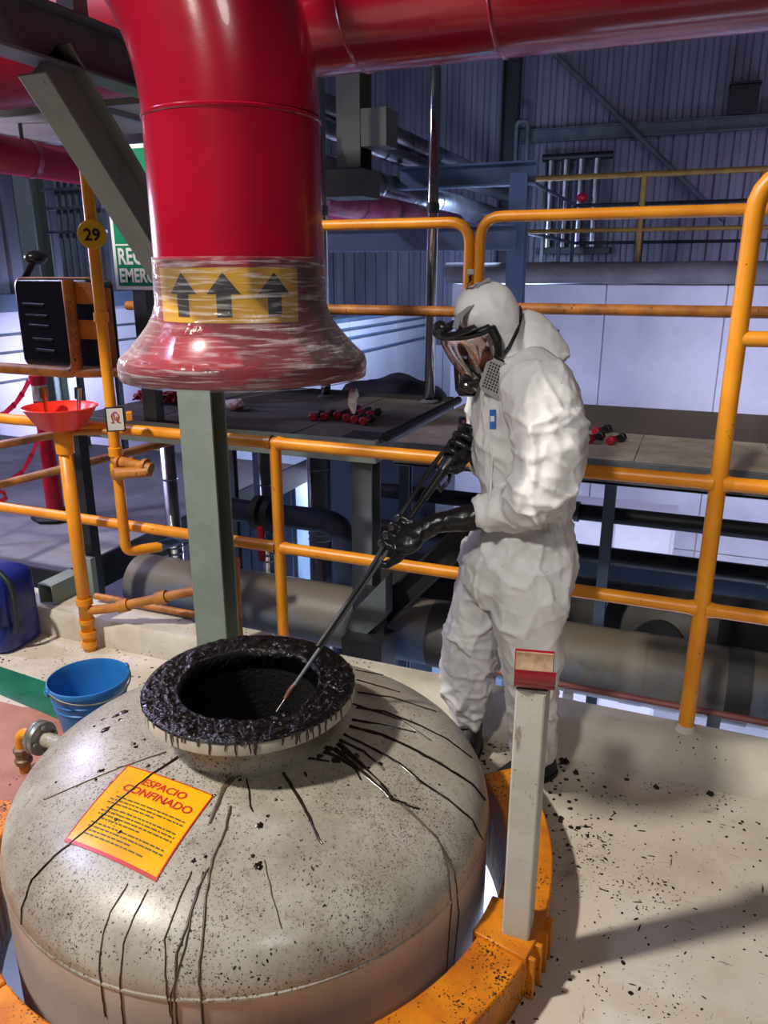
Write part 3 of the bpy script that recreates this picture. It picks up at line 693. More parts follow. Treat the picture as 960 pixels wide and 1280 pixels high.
# saddle: half pipe, axis across the image, wooden liner
SA = V3((math.cos(D2(12)), math.sin(D2(12)), 0)); SB = V3((-SA.y, SA.x, 0)); SC = PB.copy(); SC.z = PT+.052
def half(r0, r1, L, a0=180, a1=360, n=20):
    mb = MB(); vs = []
    for i in range(n+1):
        a = D2(a0+(a1-a0)*i/n)
        for r in (r0, r1):
            for s in (-1, 1): vs.append(SC+SA*(s*L)+SB*(r*math.cos(a))+V3((0,0,1))*(r*math.sin(a)))
    fs = []
    for i in range(n):
        k = 4*i; fs += [(k, k+1, k+5, k+4), (k+2, k+6, k+7, k+3), (k, k+4, k+6, k+2), (k+1, k+3, k+7, k+5)]
    return mb.add(vs, fs+[(0,2,3,1), (4*n, 4*n+1, 4*n+3, 4*n+2)])
sd = obj('saddle', half(.046, .052, .044, 168, 372), M_RED, sp)
obj('liner', half(.0405, .046, .042, 170, 370), M_WOOD, sd)

# ================================================================== red pipes
PC = TC + CR*.030 + FH*.030
PR = 0.203
rp = thing('red_riser_pipe', 'large glossy red pipe with a bent top and flanged end hanging above the tank', 'pipe', (PC.x, PC.y, 1.455))
ER, EZ = .61, 2.035
pts = [V3((PC.x, PC.y, 1.50)), V3((PC.x, PC.y, EZ))]
obj('straight', MB().tube([(PC.x,PC.y,1.50), (PC.x,PC.y,1.75), (PC.x,PC.y,EZ)], PR, n=72, cap=False), M_RED, rp, smooth='all')
ep = [V3((PC.x-ER+ER*math.cos(a), PC.y, EZ+ER*math.sin(a))) for a in [PI/2*k/20 for k in range(21)]]
obj('elbow', MB().tube(ep, PR, n=72, cap=False, up=(0,1,0)), M_RED, rp, smooth='all')
obj('weld_bead', MB().lathe([(PR-.001, EZ-.006), (PR+.003, EZ-.003), (PR+.0035, EZ+.002), (PR-.001, EZ+.006)], PC, n=72), M_RED, rp)
obj('branch', MB().tube([(PC.x-ER, PC.y, EZ+ER), (PC.x-3.2, PC.y, EZ+ER)], PR, n=48, cap=False), M_RED, rp, smooth='all')
obj('flange', MB().lathe([(.17, 1.455), (.298, 1.455), (.300, 1.458), (.300, 1.498), (.296, 1.502), (.245, 1.503), (.235, 1.51), (.215, 1.545), (PR, 1.56), (.17, 1.56)], PC, n=96, closed=True), M_RED, rp)
def on_pipe(deg, z, off): return V3((PC.x+(PR+off)*math.cos(D2(deg)), PC.y+(PR+off)*math.sin(D2(deg)), z))
b0, b1, bz0, bz1 = -121, -19.5, 1.592, 1.711
bd = obj('arrow_band', grid(lambda u, v: on_pipe(b0+(b1-b0)*u, bz0+(bz1-bz0)*v, .0015), 0, 1, 0, 1, 40, 2), M_BANDY, rp, smooth='all', label='yellow band with three black up arrows')
for c in (-97.5, -69, -37):
    def fn(x, y): return on_pipe(c+math.degrees(x/PR), 1.651+y, .0026)
    mb = MB(); xs_ = [-.0165+.033*k/6 for k in range(7)]
    mb.add([fn(x, y) for y in (-.046, .004) for x in xs_], [(k, k+1, k+8, k+7) for k in range(6)])
    mb.add([fn(-.038+.076*k/8, .004) for k in range(9)]+[fn(0, .05)], [(k, k+1, 9) for k in range(8)])
    obj('arrow', mb, M_PBLK, bd, smooth=False)
# stretch film over the flange
fm = bpy.data.materials.new('stretch_film'); fm.use_nodes = True; nt = fm.node_tree; N = nt.nodes; L = nt.links
for x in list(N): N.remove(x)
out = N.new('ShaderNodeOutputMaterial'); mx = N.new('ShaderNodeMixShader'); tr = N.new('ShaderNodeBsdfTransparent'); pb = N.new('ShaderNodeBsdfPrincipled')
tr.inputs[0].default_value = (.96, .95, .97, 1); pb.inputs['Base Color'].default_value = (.85, .82, .86, 1); pb.inputs['Roughness'].default_value = .12
tc = N.new('ShaderNodeTexCoord'); mp = N.new('ShaderNodeMapping'); mp.inputs['Rotation'].default_value = (.4, .6, .2); mp.inputs['Scale'].default_value = (2.5, 2.5, 34)
n1 = N.new('ShaderNodeTexNoise'); n1.inputs['Scale'].default_value = 4; n1.inputs['Detail'].default_value = 7; n1.inputs['Distortion'].default_value = .6
mr = N.new('ShaderNodeMapRange'); mr.inputs['From Min'].default_value = .50; mr.inputs['From Max'].default_value = .80; mr.inputs['To Min'].default_value = .015; mr.inputs['To Max'].default_value = .42
L.new(tc.outputs['Object'], mp.inputs[0]); L.new(mp.outputs[0], n1.inputs['Vector']); L.new(n1.outputs['Fac'], mr.inputs['Value'])
n2 = N.new('ShaderNodeTexNoise'); n2.inputs['Scale'].default_value = 30; bp = N.new('ShaderNodeBump'); bp.inputs['Strength'].default_value = .5; bp.inputs['Distance'].default_value = .01
L.new(tc.outputs['Object'], n2.inputs['Vector']); L.new(n2.outputs['Fac'], bp.inputs['Height']); L.new(bp.outputs[0], pb.inputs['Normal'])
fr = N.new('ShaderNodeFresnel'); fr.inputs[0].default_value = 1.35; ad = N.new('ShaderNodeMath'); ad.operation = 'ADD'; ad.use_clamp = True
L.new(mr.outputs[0], ad.inputs[0]); L.new(fr.outputs[0], ad.inputs[1]); L.new(ad.outputs[0], mx.inputs[0]); L.new(tr.outputs[0], mx.inputs[1]); L.new(pb.outputs[0], mx.inputs[2]); L.new(mx.outputs[0], out.inputs[0])
prof = [(PR+.004, 1.735), (PR+.0045, 1.70), (PR+.005, 1.66), (PR+.006, 1.63), (PR+.014, 1.605), (.232, 1.58), (.252, 1.555), (.272, 1.533), (.292, 1.514), (.305, 1.502), (.3075, 1.485), (.307, 1.465), (.304, 1.452), (.28, 1.449)]
m = MB().lathe(prof, PC, n=144)
for p in m.v:
    a = math.atan2(p.y-PC.y, p.x-PC.x); r = math.hypot(p.x-PC.x, p.y-PC.y)
    k = max(0, min(1, (r-PR)/.06)); q = (p.z-1.6)*16
    fold = abs(noise.noise(V3((a*7+q*.5, q*.25, 1))))
    d = k*(.010*fold-.004) if p.z > 1.50 else .003*noise.noise(V3((a*16, p.z*40, 2)))
    if r < .215 and p.z > 1.63: d = .0012*abs(noise.noise(V3((a*8, p.z*90+a*6, 5))))
    s = max(1+d/r, ((PR+.0035)/r if p.z > 1.505 else .3025/r if p.z > 1.45 else .9)); p.x = PC.x+(p.x-PC.x)*s; p.y = PC.y+(p.y-PC.y)*s
film = thing('stretch_film', 'clear crinkled plastic film wrapped round the red pipe flange', 'plastic wrap', (PC.x, PC.y, 1.44))
obj('wrap', m, fm, film, smooth='all')
tp = W(441, 487, fd=1.93); pts = [tp+V3((.004*math.sin(k*1.7), .004*math.cos(k*2.1), -.012*k)) for k in range(6)]
obj('loose_tail', MB().tube(pts, [.010, .013, .011, .012, .008, .003], n=9), mat('film_bunched', sr(206,200,206), .2), film, smooth='all')
# horizontal red header pipe
HY = 3.15; r0 = .27
zb = W(400, 97, Y=HY).z; e1 = W(960, 40, Y=HY).z
want = (math.atan2(zb-CH, HY)+math.atan2(e1-CH, HY))/2; hz = 2.3
for _ in range(60): hz += 2.0*(want - (math.atan2(hz-CH, HY)-math.asin(r0/math.hypot(hz-CH, HY))))
hp = thing('red_header_pipe', 'long red pipe running horizontally overhead behind the bent pipe', 'pipe', (-.5, HY, hz-r0))
obj('barrel', tube([(-1.6, HY, hz), (2.4, HY, hz)], r0, n=72, cap=False), M_RED, hp, smooth='all')
obj('barrel', tube([(-1.6, HY, hz), (-4.5, HY, hz)], r0, n=72, cap=False), M_REDD, hp, smooth='all')
for px in (428, 610):
    q = W(px, 70, Y=HY-.2); obj('weld_bead', MB().tube([(q.x-.008, HY, hz), (q.x, HY, hz), (q.x+.008, HY, hz)], [r0, r0+.006, r0], n=72, cap=False), M_RED, hp)
# ================================================================== grey steel frame
CX, CY = -1.755, 2.47
sf = thing('steel_column', 'grey green steel column with a dark overhead beam and diagonal brace', 'column', (CX, CY, .02))
obj('column', MB().iprof((CX, CY, .0), (CX, CY, 2.27), .150, .10, .010, .008, (0,1,0), (1,0,0)), M_GREY, sf, smooth=False, bevel=.002)
obj('base_plate', box((CX-.092, CY-.088, 0), (CX+.092, CY+.088, .016)), M_GREY, sf, smooth=False)
BXC = -1.80
obj('beam', MB().iprof((BXC, 1.62, 2.335), (BXC, 2.66, 2.335), .10, .15, .010, .008, (0,0,1), (1,0,0)), M_STEEL, sf, smooth=False, bevel=.002)
a = W(62, 97, X=BXC); a.z = 2.26; b = V3((BXC, CY-.03, W(210, 345, X=BXC).z))
dv = (b-a).normalized(); upv = V3((1,0,0)).cross(dv).normalized()
obj('brace', MB().iprof(a-dv*.02, b, .10, .15, .008, .008, upv, (1,0,0)), M_GREY, sf, smooth=False, bevel=.002)
q = W(95, 20, X=BXC)
obj('hanger', box((BXC-.04, q.y-.03, 2.41), (BXC+.02, q.y+.03, 3.2)), M_GREY, sf, smooth=False)
# polished poles
for i, (x0, y0, x1, y1, yy) in enumerate(((551, 120, 537, 500, 4.10), (405, 140, 406, 430, 4.05))):
    a = W(x1, y1, Y=yy)
    pt = thing('steel_pole', ('polished steel pole standing on the walkway between two yellow rails', 'polished steel pole beside the red bent pipe')[i], 'pole', (a.x, yy, PZ+.004))
    obj('tube', tube([(a.x, yy, PZ+.004), (a.x, yy, 3.4)], .029, n=20), M_CHROME, pt, smooth='all')
    obj('base', MB().lathe([(.03, PZ+.02), (.05, PZ+.012), (.05, PZ+.004)], (a.x, yy, 0), n=20), M_STEEL, pt)
    obj('clamp', MB().lathe([(.029, 2.0), (.034, 2.0), (.034, 2.05), (.029, 2.05)], (a.x, yy, 0), n=20), M_STEEL, pt)

# ================================================================== the person
def Q(x, y, fd): return W(x, y, fd=fd)
def pxm(y, fd): return fd/(math.cos(TH)-((y-640)/FPX)*math.sin(TH))/FPX      # metres per pixel there
def section(y, xl, xr, fd, dh, tilt=0.0):
    c = Q((xl+xr)/2, y, fd); hw_ = (xr-xl)/2*pxm(y, fd)
    return (c, CR*hw_ + V3((0, 0, tilt*hw_)), FH*dh)
foot_near, foot_far = W(655, 972, Z=0), W(592, 926, Z=0)
man = thing('person', 'person in white hooded coverall and full face respirator bending over the tank with a lance', 'person', V3((-.5, 2.4, 0)))
suit = MB()
suit.loft([section(*q) for q in ((438,630,674,2.38,.10),(448,618,690,2.37,.16),(462,606,708,2.37,.20),(480,599,717,2.37,.215),(510,593,723,2.37,.215),(550,591,723,2.37,.205),(590,596,717,2.37,.19),(620,606,712,2.37,.175),(640,607,710,2.37,.17),(665,596,714,2.37,.18),(695,582,717,2.37,.19),(725,580,712,2.37,.18),(745,590,700,2.37,.15))], n=32)
suit.loft([section(*q) for q in ((680,600,717,2.30,.11),(715,608,714,2.27,.115),(750,614,709,2.25,.11),(790,622,702,2.24,.10),(830,630,699,2.24,.096),(870,638,695,2.24,.09),(905,641,692,2.25,.085),(930,640,690,2.26,.082),(944,644,687,2.26,.078))], n=24)
suit.loft([section(*q) for q in ((680,581,660,2.46,.11),(715,576,645,2.48,.115),(745,570,634,2.49,.11),(775,562,627,2.49,.105),(800,557,622,2.49,.10),(835,554,618,2.49,.098),(862,555,612,2.49,.092),(882,561,604,2.49,.085),(898,568,600,2.49,.075))], n=24)
# near arm: shoulder, elbow, cuff
LA, LB = Q(572, 562, 2.42), W(345, 890, Z=.50)                        # lance line
def lance_at(px):
    lo_, hi_ = 0.0, 1.0
    for _ in range(40):
        m_ = (lo_+hi_)/2; p = LA+(LB-LA)*m_; d = p-CP; x = 480+FPX*d.dot(CR)/d.dot(CF)
        if x > px: lo_ = m_
        else: hi_ = m_
    return LA+(LB-LA)*m_
HN = lance_at(497)                                                    # near hand on the lance
fdh = (HN-CP).dot(FH)
cuffN = Q(592, 643, fdh-.045)
suit.tube([Q(655,462,2.24), Q(668,480,2.19), Q(680,515,2.14), Q(686,560,2.11), Q(684,598,2.10), Q(668,622,2.10), Q(640,636,fdh-.055), cuffN], [.085,.102,.103,.096,.088,.082,.070,.050], n=20)
suit.ell(Q(645,640,fdh-.05), CR*.085, FH*.06, V3((0,0,.062)))        # baggy sleeve hanging under the forearm
# far arm
handF = Q(578, 556, 2.40)
suit.tube([Q(628,468,2.52), Q(618,500,2.58), Q(615,545,2.60), Q(614,582,2.58), Q(603,577,2.52)], [.085,.09,.085,.075,.048], n=18)
# hood with the bunch of cloth behind the neck
suit.loft([section(*q) for q in ((352,602,620,2.36,.03),(355,594,629,2.36,.055),(362,580,637,2.36,.078),(374,571,643,2.36,.093),(390,566,648,2.35,.10),(404,570,651,2.35,.102),(412,582,651,2.36,.102),(425,592,652,2.36,.10),(440,604,656,2.37,.10),(456,612,668,2.37,.11))], n=26)
suit.tube([Q(648,398,2.38), Q(660,412,2.38), Q(672,432,2.37), Q(684,455,2.37)], [.04,.062,.075,.08], n=14)
# cuffs and elastic
me = remesh(suit, .0065, 7, .5)
bm = bmesh.new(); bm.from_mesh(me); bm.normal_update()
def ridge(p, s, o=0): return (1-abs(noise.noise(p*s+V3((o, o*1.7, o*.3)))))**3
for v in bm.verts:
    p = v.co.copy(); q = V3(((p-CP).dot(CR), (p-CP).dot(FH), p.z))
    def crump(q_, sc, o):
        d_ = noise.voronoi(q_*sc+V3((o, o*1.7, o*.3)))[0]; return 1-min(1.0, (d_[1]-d_[0])*1.6)
    wq = q+V3((noise.noise(q*9), noise.noise(q*9+V3((7,0,0))), noise.noise(q*9+V3((0,7,0)))))*.022
    w1 = crump(V3((wq.x*1.0+wq.z*.55, wq.y*.8, wq.z*.55-wq.x*.4)), 6.5, 1.3)**5
    w2 = crump(V3((wq.x*.7-wq.z*.6, wq.y*.7, wq.z*.9+wq.x*.7)), 12, 4.1)**5
    w3 = ridge(V3((wq.x*.35, wq.y*.35, wq.z*1.5)), 15, 7.7)
    w5 = ridge(V3((wq.x*.9-wq.z*.8, wq.y*.6, wq.z*.5+wq.x*.5)), 12, 5.5)
    w4 = ridge(V3((wq.x*1.3, wq.y*1.3, wq.z*.35)), 9, 2.2)
    def near(px, py, fd, r): c = Q(px, py, fd); return max(0, 1-(p-c).length/r)
    creas = max(near(672,610,2.1,.22), near(640,640,2.0,.2), near(585,860,2.45,.24), near(665,900,2.2,.26), near(610,700,2.4,.2), near(655,640,2.3,.2), near(690,560,2.1,.18), near(585,790,2.45,.2), near(660,425,2.36,.16))
    hood = 1 if p.z > 1.47 else 0
    amp = (.0085+.008*creas)*(0.22 if hood else 1)
    d = amp*1.3*(w1*.85+w2*.35+w4*.6+w5*.45-.6) + (.008*creas)*(w3-.3)
    ze = Q(650, 640, 2.37).z
    d -= .012*math.exp(-((p.z-ze)/.022)**2)*(1-.6*ridge(V3((q.x, q.y, 0)), 40, 2))
    v.co = p+v.normal*d
bm.to_mesh(me); bm.free()
cov = mobj('coverall', me, M_COV, man, label='white wrinkled hooded coverall')
# head frame: facing n, up v, side s (towards camera = near side)
fn_ = (CR*-.80 - FH*.34 - V3((0,0,.46))).normalized()
fv = (V3((0,0,1)) - fn_*fn_.z).normalized(); fs_ = fv.cross(fn_).normalized()
if fs_.dot(FH) > 0: fs_ = -fs_
HC = Q(608, 415, 2.34)
def HP(a, b, c): return HC + fn_*a + fv*b + fs_*c
hd = MB(); hd.ell(HP(-.015,.0,0), fn_*.088, fs_*.070, fv*.085, n=28, m=18)
hd.ell(HP(.045,-.055,0), fn_*.04, fs_*.05, fv*.045); hd.ell(HP(.088,-.005,0), fn_*.020, fs_*.013, fv*.026)    # jaw, nose
hd.ell(HP(.072,-.050,0), fn_*.014, fs_*.024, fv*.008); hd.ell(HP(.070,.030,0), fn_*.012, fs_*.045, fv*.010)   # lips, brow
for s in (-1, 1): hd.ell(HP(-.005,-.0,s*.074), fn_*.018, fs_*.009, fv*.028)
hd.tube([HP(-.03,-.04,0), Q(640,450,2.37), Q(645,480,2.37)], [.058,.06,.07], n=16)
body = mobj('body', remesh(hd, .005, 3), M_SKIN, man, label='face behind the visor')
for s in (-1, 1): obj('eye', MB().ell(HP(.072,.010,s*.030), fn_*.012, fs_*.014, fv*.009, n=12, m=8), M_EYE, body, smooth='all')
# respirator
rs = obj('respirator', MB().tube([HP(.13-.0*abs(c), .060-.9*c*c*0, 0) for c in (0, .01)], .001, n=4), M_PLAS, man, label='black full face respirator with clear visor and grey filters')
bpy.data.objects.remove(rs)
def arc(R_, b, a0, a1, n=17, base=.018, drop=0.0): return [HP(base+R_*math.cos(a), b-drop*math.sin(a)**2, R_*math.sin(a)*1.0) for a in [a0+(a1-a0)*k/(n-1) for k in range(n)]]
rmb = MB()
A1 = D2(88)
top = arc(.104, .062, -A1, A1, base=.030, drop=.02); rmb.tube(top, .013, n=10)                           # brow seal
for s in (-1, 1):
    rmb.tube([HP(.030, .042, s*.103), HP(.026, .0, s*.100), HP(.030, -.045, s*.088), HP(.055, -.085, s*.066), HP(.085, -.105, s*.035)], [.014,.014,.014,.015,.016], n=10)
rmb.ell(HP(.095,-.100,0), fn_*.040, fs_*.050, fv*.032)                                                    # nose cup housing
rs = mobj('respirator', remesh(rmb, .0045, 3), M_PLAS, man, label='black full face respirator with clear visor and grey filters')
obj('brim', MB().prism(arc(.136, .060, -D2(62), D2(62), base=.012)+arc(.104, .066, D2(66), -D2(66), base=.028), fv*.007), M_PLAS, rs, bevel=.002)
# clear visor
gm = bpy.data.materials.new('visor_clear'); gm.use_nodes = True; nt = gm.node_tree; N = nt.nodes; L = nt.links
for x in list(N): N.remove(x)
out = N.new('ShaderNodeOutputMaterial'); mx = N.new('ShaderNodeMixShader'); tr = N.new('ShaderNodeBsdfTransparent'); gl = N.new('ShaderNodeBsdfGlossy')
tr.inputs[0].default_value = (.80, .72, .72, 1); gl.inputs['Roughness'].default_value = .06; gl.inputs[0].default_value = (.9, .82, .84, 1)
tc = N.new('ShaderNodeTexCoord'); nz = N.new('ShaderNodeTexNoise'); nz.inputs['Scale'].default_value = 16
ly = N.new('ShaderNodeLayerWeight'); ly.inputs[0].default_value = .35; mr = N.new('ShaderNodeMapRange'); mr.inputs['To Min'].default_value = .32; mr.inputs['To Max'].default_value = .85
L.new(ly.outputs['Facing'], mr.inputs['Value']); L.new(mr.outputs[0], mx.inputs[0]); L.new(tr.outputs[0], mx.inputs[1]); L.new(gl.outputs[0], mx.inputs[2]); L.new(mx.outputs[0], out.inputs[0])
def vis(u, v):
    a = D2(-78+156*u); R_ = .106-.030*v*v; b = .058-.150*v; base = .030+.012*v
    return HP(base+R_*math.cos(a)*1.02, b, R_*math.sin(a))
obj('visor', grid(vis, 0, 1, 0, 1, 28, 12), gm, rs, smooth='all')
# filters: near grey grille cartridge, far black one
def cartridge(s, m1, label):
    c, nn = (Q(628, 471, 2.215), (FH*-.80-CR*.50-V3((0,0,.12))).normalized()) if s > 0 else (HP(.075, -.118, -.075), (fs_*-.8+fn_*.5).normalized())
    up_ = V3((0,0,1))+CR*.42; up_ = (up_-nn*up_.dot(nn)).normalized(); sd_ = up_.cross(nn).normalized()
    outl = [(-.036,-.052), (.020,-.060), (.040,-.045), (.046,.035), (.030,.052), (-.030,.050), (-.046,.030), (-.046,-.038)]
    o = obj('filter', MB().prism([c+sd_*x*1.14+up_*y*1.06 for x, y in outl], nn*.026), M_PLAS if m1 else M_PLAS, rs, bevel=.006, label=label)
    if m1:
        pmb = MB().prism([c+nn*.026+sd_*x*1.09+up_*y*1.01 for x, y in outl], nn*.004); obj('filter_cover', pmb, M_PLGR, rs, bevel=.002)
        gmb = MB()
        for i in range(-4, 5):
            for j in range(-5, 6):
                x, y = i*.0088, j*.0092
                if abs(x) < .042 and abs(y) < .046: gmb.obox(c+nn*.0305+sd_*x+up_*y, sd_*.0024, up_*.0026, nn*.0009)
        obj('grille', gmb, M_PLAS, rs, smooth=False)
cartridge(1, True, 'grey cartridge with a square grille'); cartridge(-1, False, 'black cartridge')
obj('exhale_valve', MB().lathe([(.026,0), (.028,.012), (.022,.022), (.010,.026), (.0,.026)], HP(.118,-.108,.0), (fn_*.8-fv*.55), n=24), M_PLAS, rs)
obj('valve_ring', MB().lathe([(.0285,.004), (.031,.006), (.031,.011), (.0285,.012)], HP(.118,-.108,.0), (fn_*.8-fv*.55), n=24, closed=True), M_CHROME, rs)
# straps
def strap(pts, w, m_, nm='strap'):
    mb = MB(); vs = []; pts = [V3(p) for p in pts]
    for i, p in enumerate(pts):
        t_ = (pts[min(i+1,len(pts)-1)]-pts[max(i-1,0)]).normalized(); o_ = (p-Q(612,405,2.36)).normalized(); s = t_.cross(o_).normalized()
        vs += [p-s*w, p+s*w, p+s*w+o_*.004, p-s*w+o_*.004]
    fs = [(4*i+j, 4*i+(j+1)%4, 4*i+4+(j+1)%4, 4*i+4+j) for i in range(len(pts)-1) for j in range(4)]
    return obj(nm, mb.add(vs, fs), m_, rs)
def hoodpt(px, py, side=1, off=.004):
    """point on the near side of the hood under a pixel"""
    d = ray(px, py); c = Q(612, 404, 2.36); a, b, e = .088, .112, .13
    lo = None
    o_ = CP-c; A = V3((d.dot(CR)/a, d.dot(FH)/b, d.z/e)); B = V3((o_.dot(CR)/a, o_.dot(FH)/b, o_.z/e))
    qa, qb, qc = A.dot(A), 2*A.dot(B), B.dot(B)-1; ds = qb*qb-4*qa*qc
    if ds < 0: return CP + d*(-qb/(2*qa))
    p = CP+d*((-qb-math.sqrt(ds))/(2*qa)); return p+(p-c).normalized()*off
strap([hoodpt(624,443,1,.014), hoodpt(634,430,1,.012), hoodpt(643,412,1,.010), hoodpt(648,395,1,.008), hoodpt(650,384,1,.006)], .006, M_PLAS)
strap([HP(.105,.074,.045), HP(.085,.098,.050), hoodpt(592,385,1,.012), hoodpt(589,368,1,.012)], .010, M_PLGR)
strap([hoodpt(588,378,1,.012), hoodpt(588,366,1,.016), Q(588,352,2.28), Q(588,343,2.28)], .007, M_PLAS)
strap([hoodpt(592,372,1,.008), hoodpt(600,359,1,.007), hoodpt(612,352,1,.006)], .006, M_PLGR)
obj('lamp_bracket', MB().ell(HP(.128,.085,-.0), fn_*.020, fs_*.030, fv*.022, n=14, m=8), M_PLAS, rs, smooth='all')
obj('buckle', MB().obox(Q(588,340,2.28), CR*.010, FH*.008, V3((0,0,.008))), M_PLGR, rs, bevel=.003)
# chest print
def chest(px, py): 
    d = ray(px, py); dg = bpy.context.evaluated_depsgraph_get()
    ok, loc, nr, i = cov.ray_cast(CP-ORG[cov], d.normalized())
    return (loc+ORG[cov]-d*.004) if ok else Q(px, py, 2.2)
bpy.context.view_layer.update()
g = grid(lambda u, v: chest(612+8*u, 512+24*v), 0, 1, 0, 1, 4, 8); obj('chest_print', g, M_PBLU, cov, smooth='all', label='small blue printed emblem')
g = grid(lambda u, v: chest(613+5*u, 520+7*v), 0, 1, 0, 1, 2, 3)
for p in g.v: p += (CP-p)*.001
obj('chest_print_mark', g, M_PWHT, cov, smooth='all')
zp = MB().tube([chest(x, y) for x, y in ((612,540),(615,570),(614,600),(612,625))], .003, n=6); obj('zip', zp, M_COV, cov)
# boots
def boot(c, dirv, top, nm):
    b = MB(); c = V3(c); s = V3((0,0,1)).cross(dirv)
    b.loft([(c+V3((0,0,.006))+dirv*.05, dirv*.150, s*.050), (c+V3((0,0,.03))+dirv*.05, dirv*.152, s*.052), (c+V3((0,0,.055))+dirv*.04, dirv*.135, s*.049), (c+V3((0,0,.085))+dirv*.0, dirv*.085, s*.046), (c+V3((0,0,.13))-dirv*.015, dirv*.062, s*.045), (c+V3((0,0,.24))-dirv*.015, dirv*.058, s*.046)], n=22)
    o = mobj('boot', remesh(b, .006, 3), M_RUBB, man)
    obj('sole', MB().loft([(c+dirv*.05+V3((0,0,z)), dirv*.155, s*.055) for z in (.001, .018)], n=22), M_TARV, o)
dirN = (CR*-.62-FH*.78).normalized(); dirN = (CR*-.75-FH*.66).normalized()
boot(V3((-.372, 2.34, 0)), V3((-.72,-.69,0)).normalized()*.86, 0, 'near'); dirF = (CR*-.35-FH*.94).normalized(); boot(V3((foot_far.x, foot_far.y, .001))+dirF*.06, dirF*.9, 0, 'far')
# gloves
ld = (LB-LA).normalized()
def glove(H, wrist, cuff, nm, flip=1, rc=.05, G=1.0):
    b = MB(); axis = ld; back = (wrist-H); back = (back-axis*back.dot(axis)).normalized()      # from lance towards the wrist
    third = axis.cross(back).normalized()
    if third.z < 0: third = -third                                                          # over the top
    pc = H+back*.045+third*.012
    b.tube([cuff, cuff+(wrist-cuff)*.35, wrist+(cuff-wrist)*.25, wrist, pc], [rc, rc*.92, rc*.74, rc*.70, rc*.72], n=18)
    b.ell(pc, back*.056, third*.030, axis*.052)
    rg_ = .031
    for i, (off, ln_, rad_) in enumerate(((-.045, 175, .0125), (-.016, 200, .0132), (.014, 195, .013), (.042, 165, .0115))):
        pts = [pc+axis*off+third*.016-back*.01]
        for k in range(8):
            a = D2(35+ln_*k/7); pts.append(H+axis*(off*1.12)+ back*(rg_*math.cos(a))+third*(rg_*math.sin(a)*1.15))
        b.tube(pts, [rad_*1.15]+[rad_*(1.08-.03*k) for k in range(8)], n=10)
    th = [pc+axis*.03-third*.012, H+axis*.062+back*.03-third*.022, H+axis*.088+back*.008-third*.026, H+axis*.104-back*.010-third*.014]
    b.tube(th, [.019,.017,.0145,.012], n=10)
    me_ = remesh(b, .0042, 2, .5)
    for v in me_.vertices:
        v.co += v.normal*(.003*(ridge(v.co, 28, 3)-.4))
    return mobj('glove', me_, M_RUB, man)
gN = glove(HN, Q(545,654,fdh-.02), Q(612,643,fdh-.048), 'near', rc=.045)
mk = MB()
for i in range(5): mk.tube([Q(553+3*i, 640+2*(i%2), fdh-.075), Q(555+3*i, 651+3*(i%2), fdh-.075)], .0012, n=5)
gF = glove(handF, Q(592,566,2.47), Q(604,576,2.50), 'far', rc=.042)

# ================================================================== cleaning lance
ln = thing('cleaning_lance', 'black spray gun and long thin steel lance held over the manhole', 'spray lance', LB)
e0 = lance_at(553)
obj('gun_body', MB().tube([LA-ld*.082, LA-ld*.066, LA-ld*.02, e0-ld*.02, e0], [.018,.026,.032,.024,.018], n=16), M_PLAS, ln)
obj('trigger', MB().tube([LA+ld*.03-V3((0,0,.03)), LA+ld*.06-V3((0,0,.062)), LA+ld*.10-V3((0,0,.055)), LA+ld*.12-V3((0,0,.02))], .008, n=8), M_PLAS, ln)
obj('sleeve', MB().tube([e0, lance_at(541), lance_at(530)], [.017,.014,.013], n=14), M_PLAS, ln)
obj('barrel', MB().tube([lance_at(532), lance_at(488)], .0105, n=12), M_PLAS, ln)
tipj = lance_at(360)
obj('lance_pipe', MB().tube([lance_at(490), tipj], .0062, n=12), M_STEEL, ln)
obj('coupling', MB().tube([lance_at(494), lance_at(491), lance_at(486)], [.011,.012,.009], n=12), M_BRASS, ln)
obj('nozzle', MB().tube([lance_at(368), lance_at(362), lance_at(356)], [.008,.010,.006], n=12), mat('rusty_brass', sr(120,70,40), .5, .4, c2=sr(60,36,24), vs=60), ln)
obj('needle', MB().tube([lance_at(358), LB], .0022, n=8), M_CHROME, ln)
offv = ld.cross(V3((0,0,1))).normalized()
up2 = offv.cross(ld).normalized()
if up2.z < 0: up2 = -up2
obj('guard_pipe', MB().tube(bend([LA-ld*.05+up2*.04, lance_at(545)+up2*.052, lance_at(500)+up2*.036, lance_at(470)+up2*.015, lance_at(400)+up2*.012], .05), .0075, n=10), M_BLK, ln)

# ================================================================== left side: eyewash, sign, bucket, can
YE = 2.585
ew = thing('eyewash_station', 'yellow pipe eyewash station with a red plastic bowl and number disc', 'eyewash', W(113, 815, Z=0))
f0 = W(113, 812, Z=0); f1 = W(86, 540, Y=f0.y); sx, sy = f0.x, f0.y
obj('stand_pipe', tube([(sx, sy, .0), (sx, sy, f1.z)], .030, n=20), M_YEL, ew, smooth='all')
for z0, z1, r in ((.02,.05,.036), (.075,.10,.039), (.14,.16,.036), (.235,.265,.038)):
    obj('coupling', MB().lathe([(.03,z0), (r,z0), (r,z1), (.03,z1)], (sx, sy, 0), n=20), M_YEL, ew)
zt = f1.z
obj('head_socket', MB().lathe([(.030,zt-.10), (.038,zt-.095), (.040,zt-.02), (.040,zt+.012)], (sx, sy, 0), n=20), M_YEL, ew)
bw = obj('bowl', MB().lathe([(.0,zt+.012), (.075,zt+.012), (.095,zt+.02), (.150,zt+.105), (.156,zt+.108), (.152,zt+.111), (.143,zt+.105), (.088,zt+.028), (.0,zt+.024)], (sx, sy, 0), n=48), M_BOWL, ew)
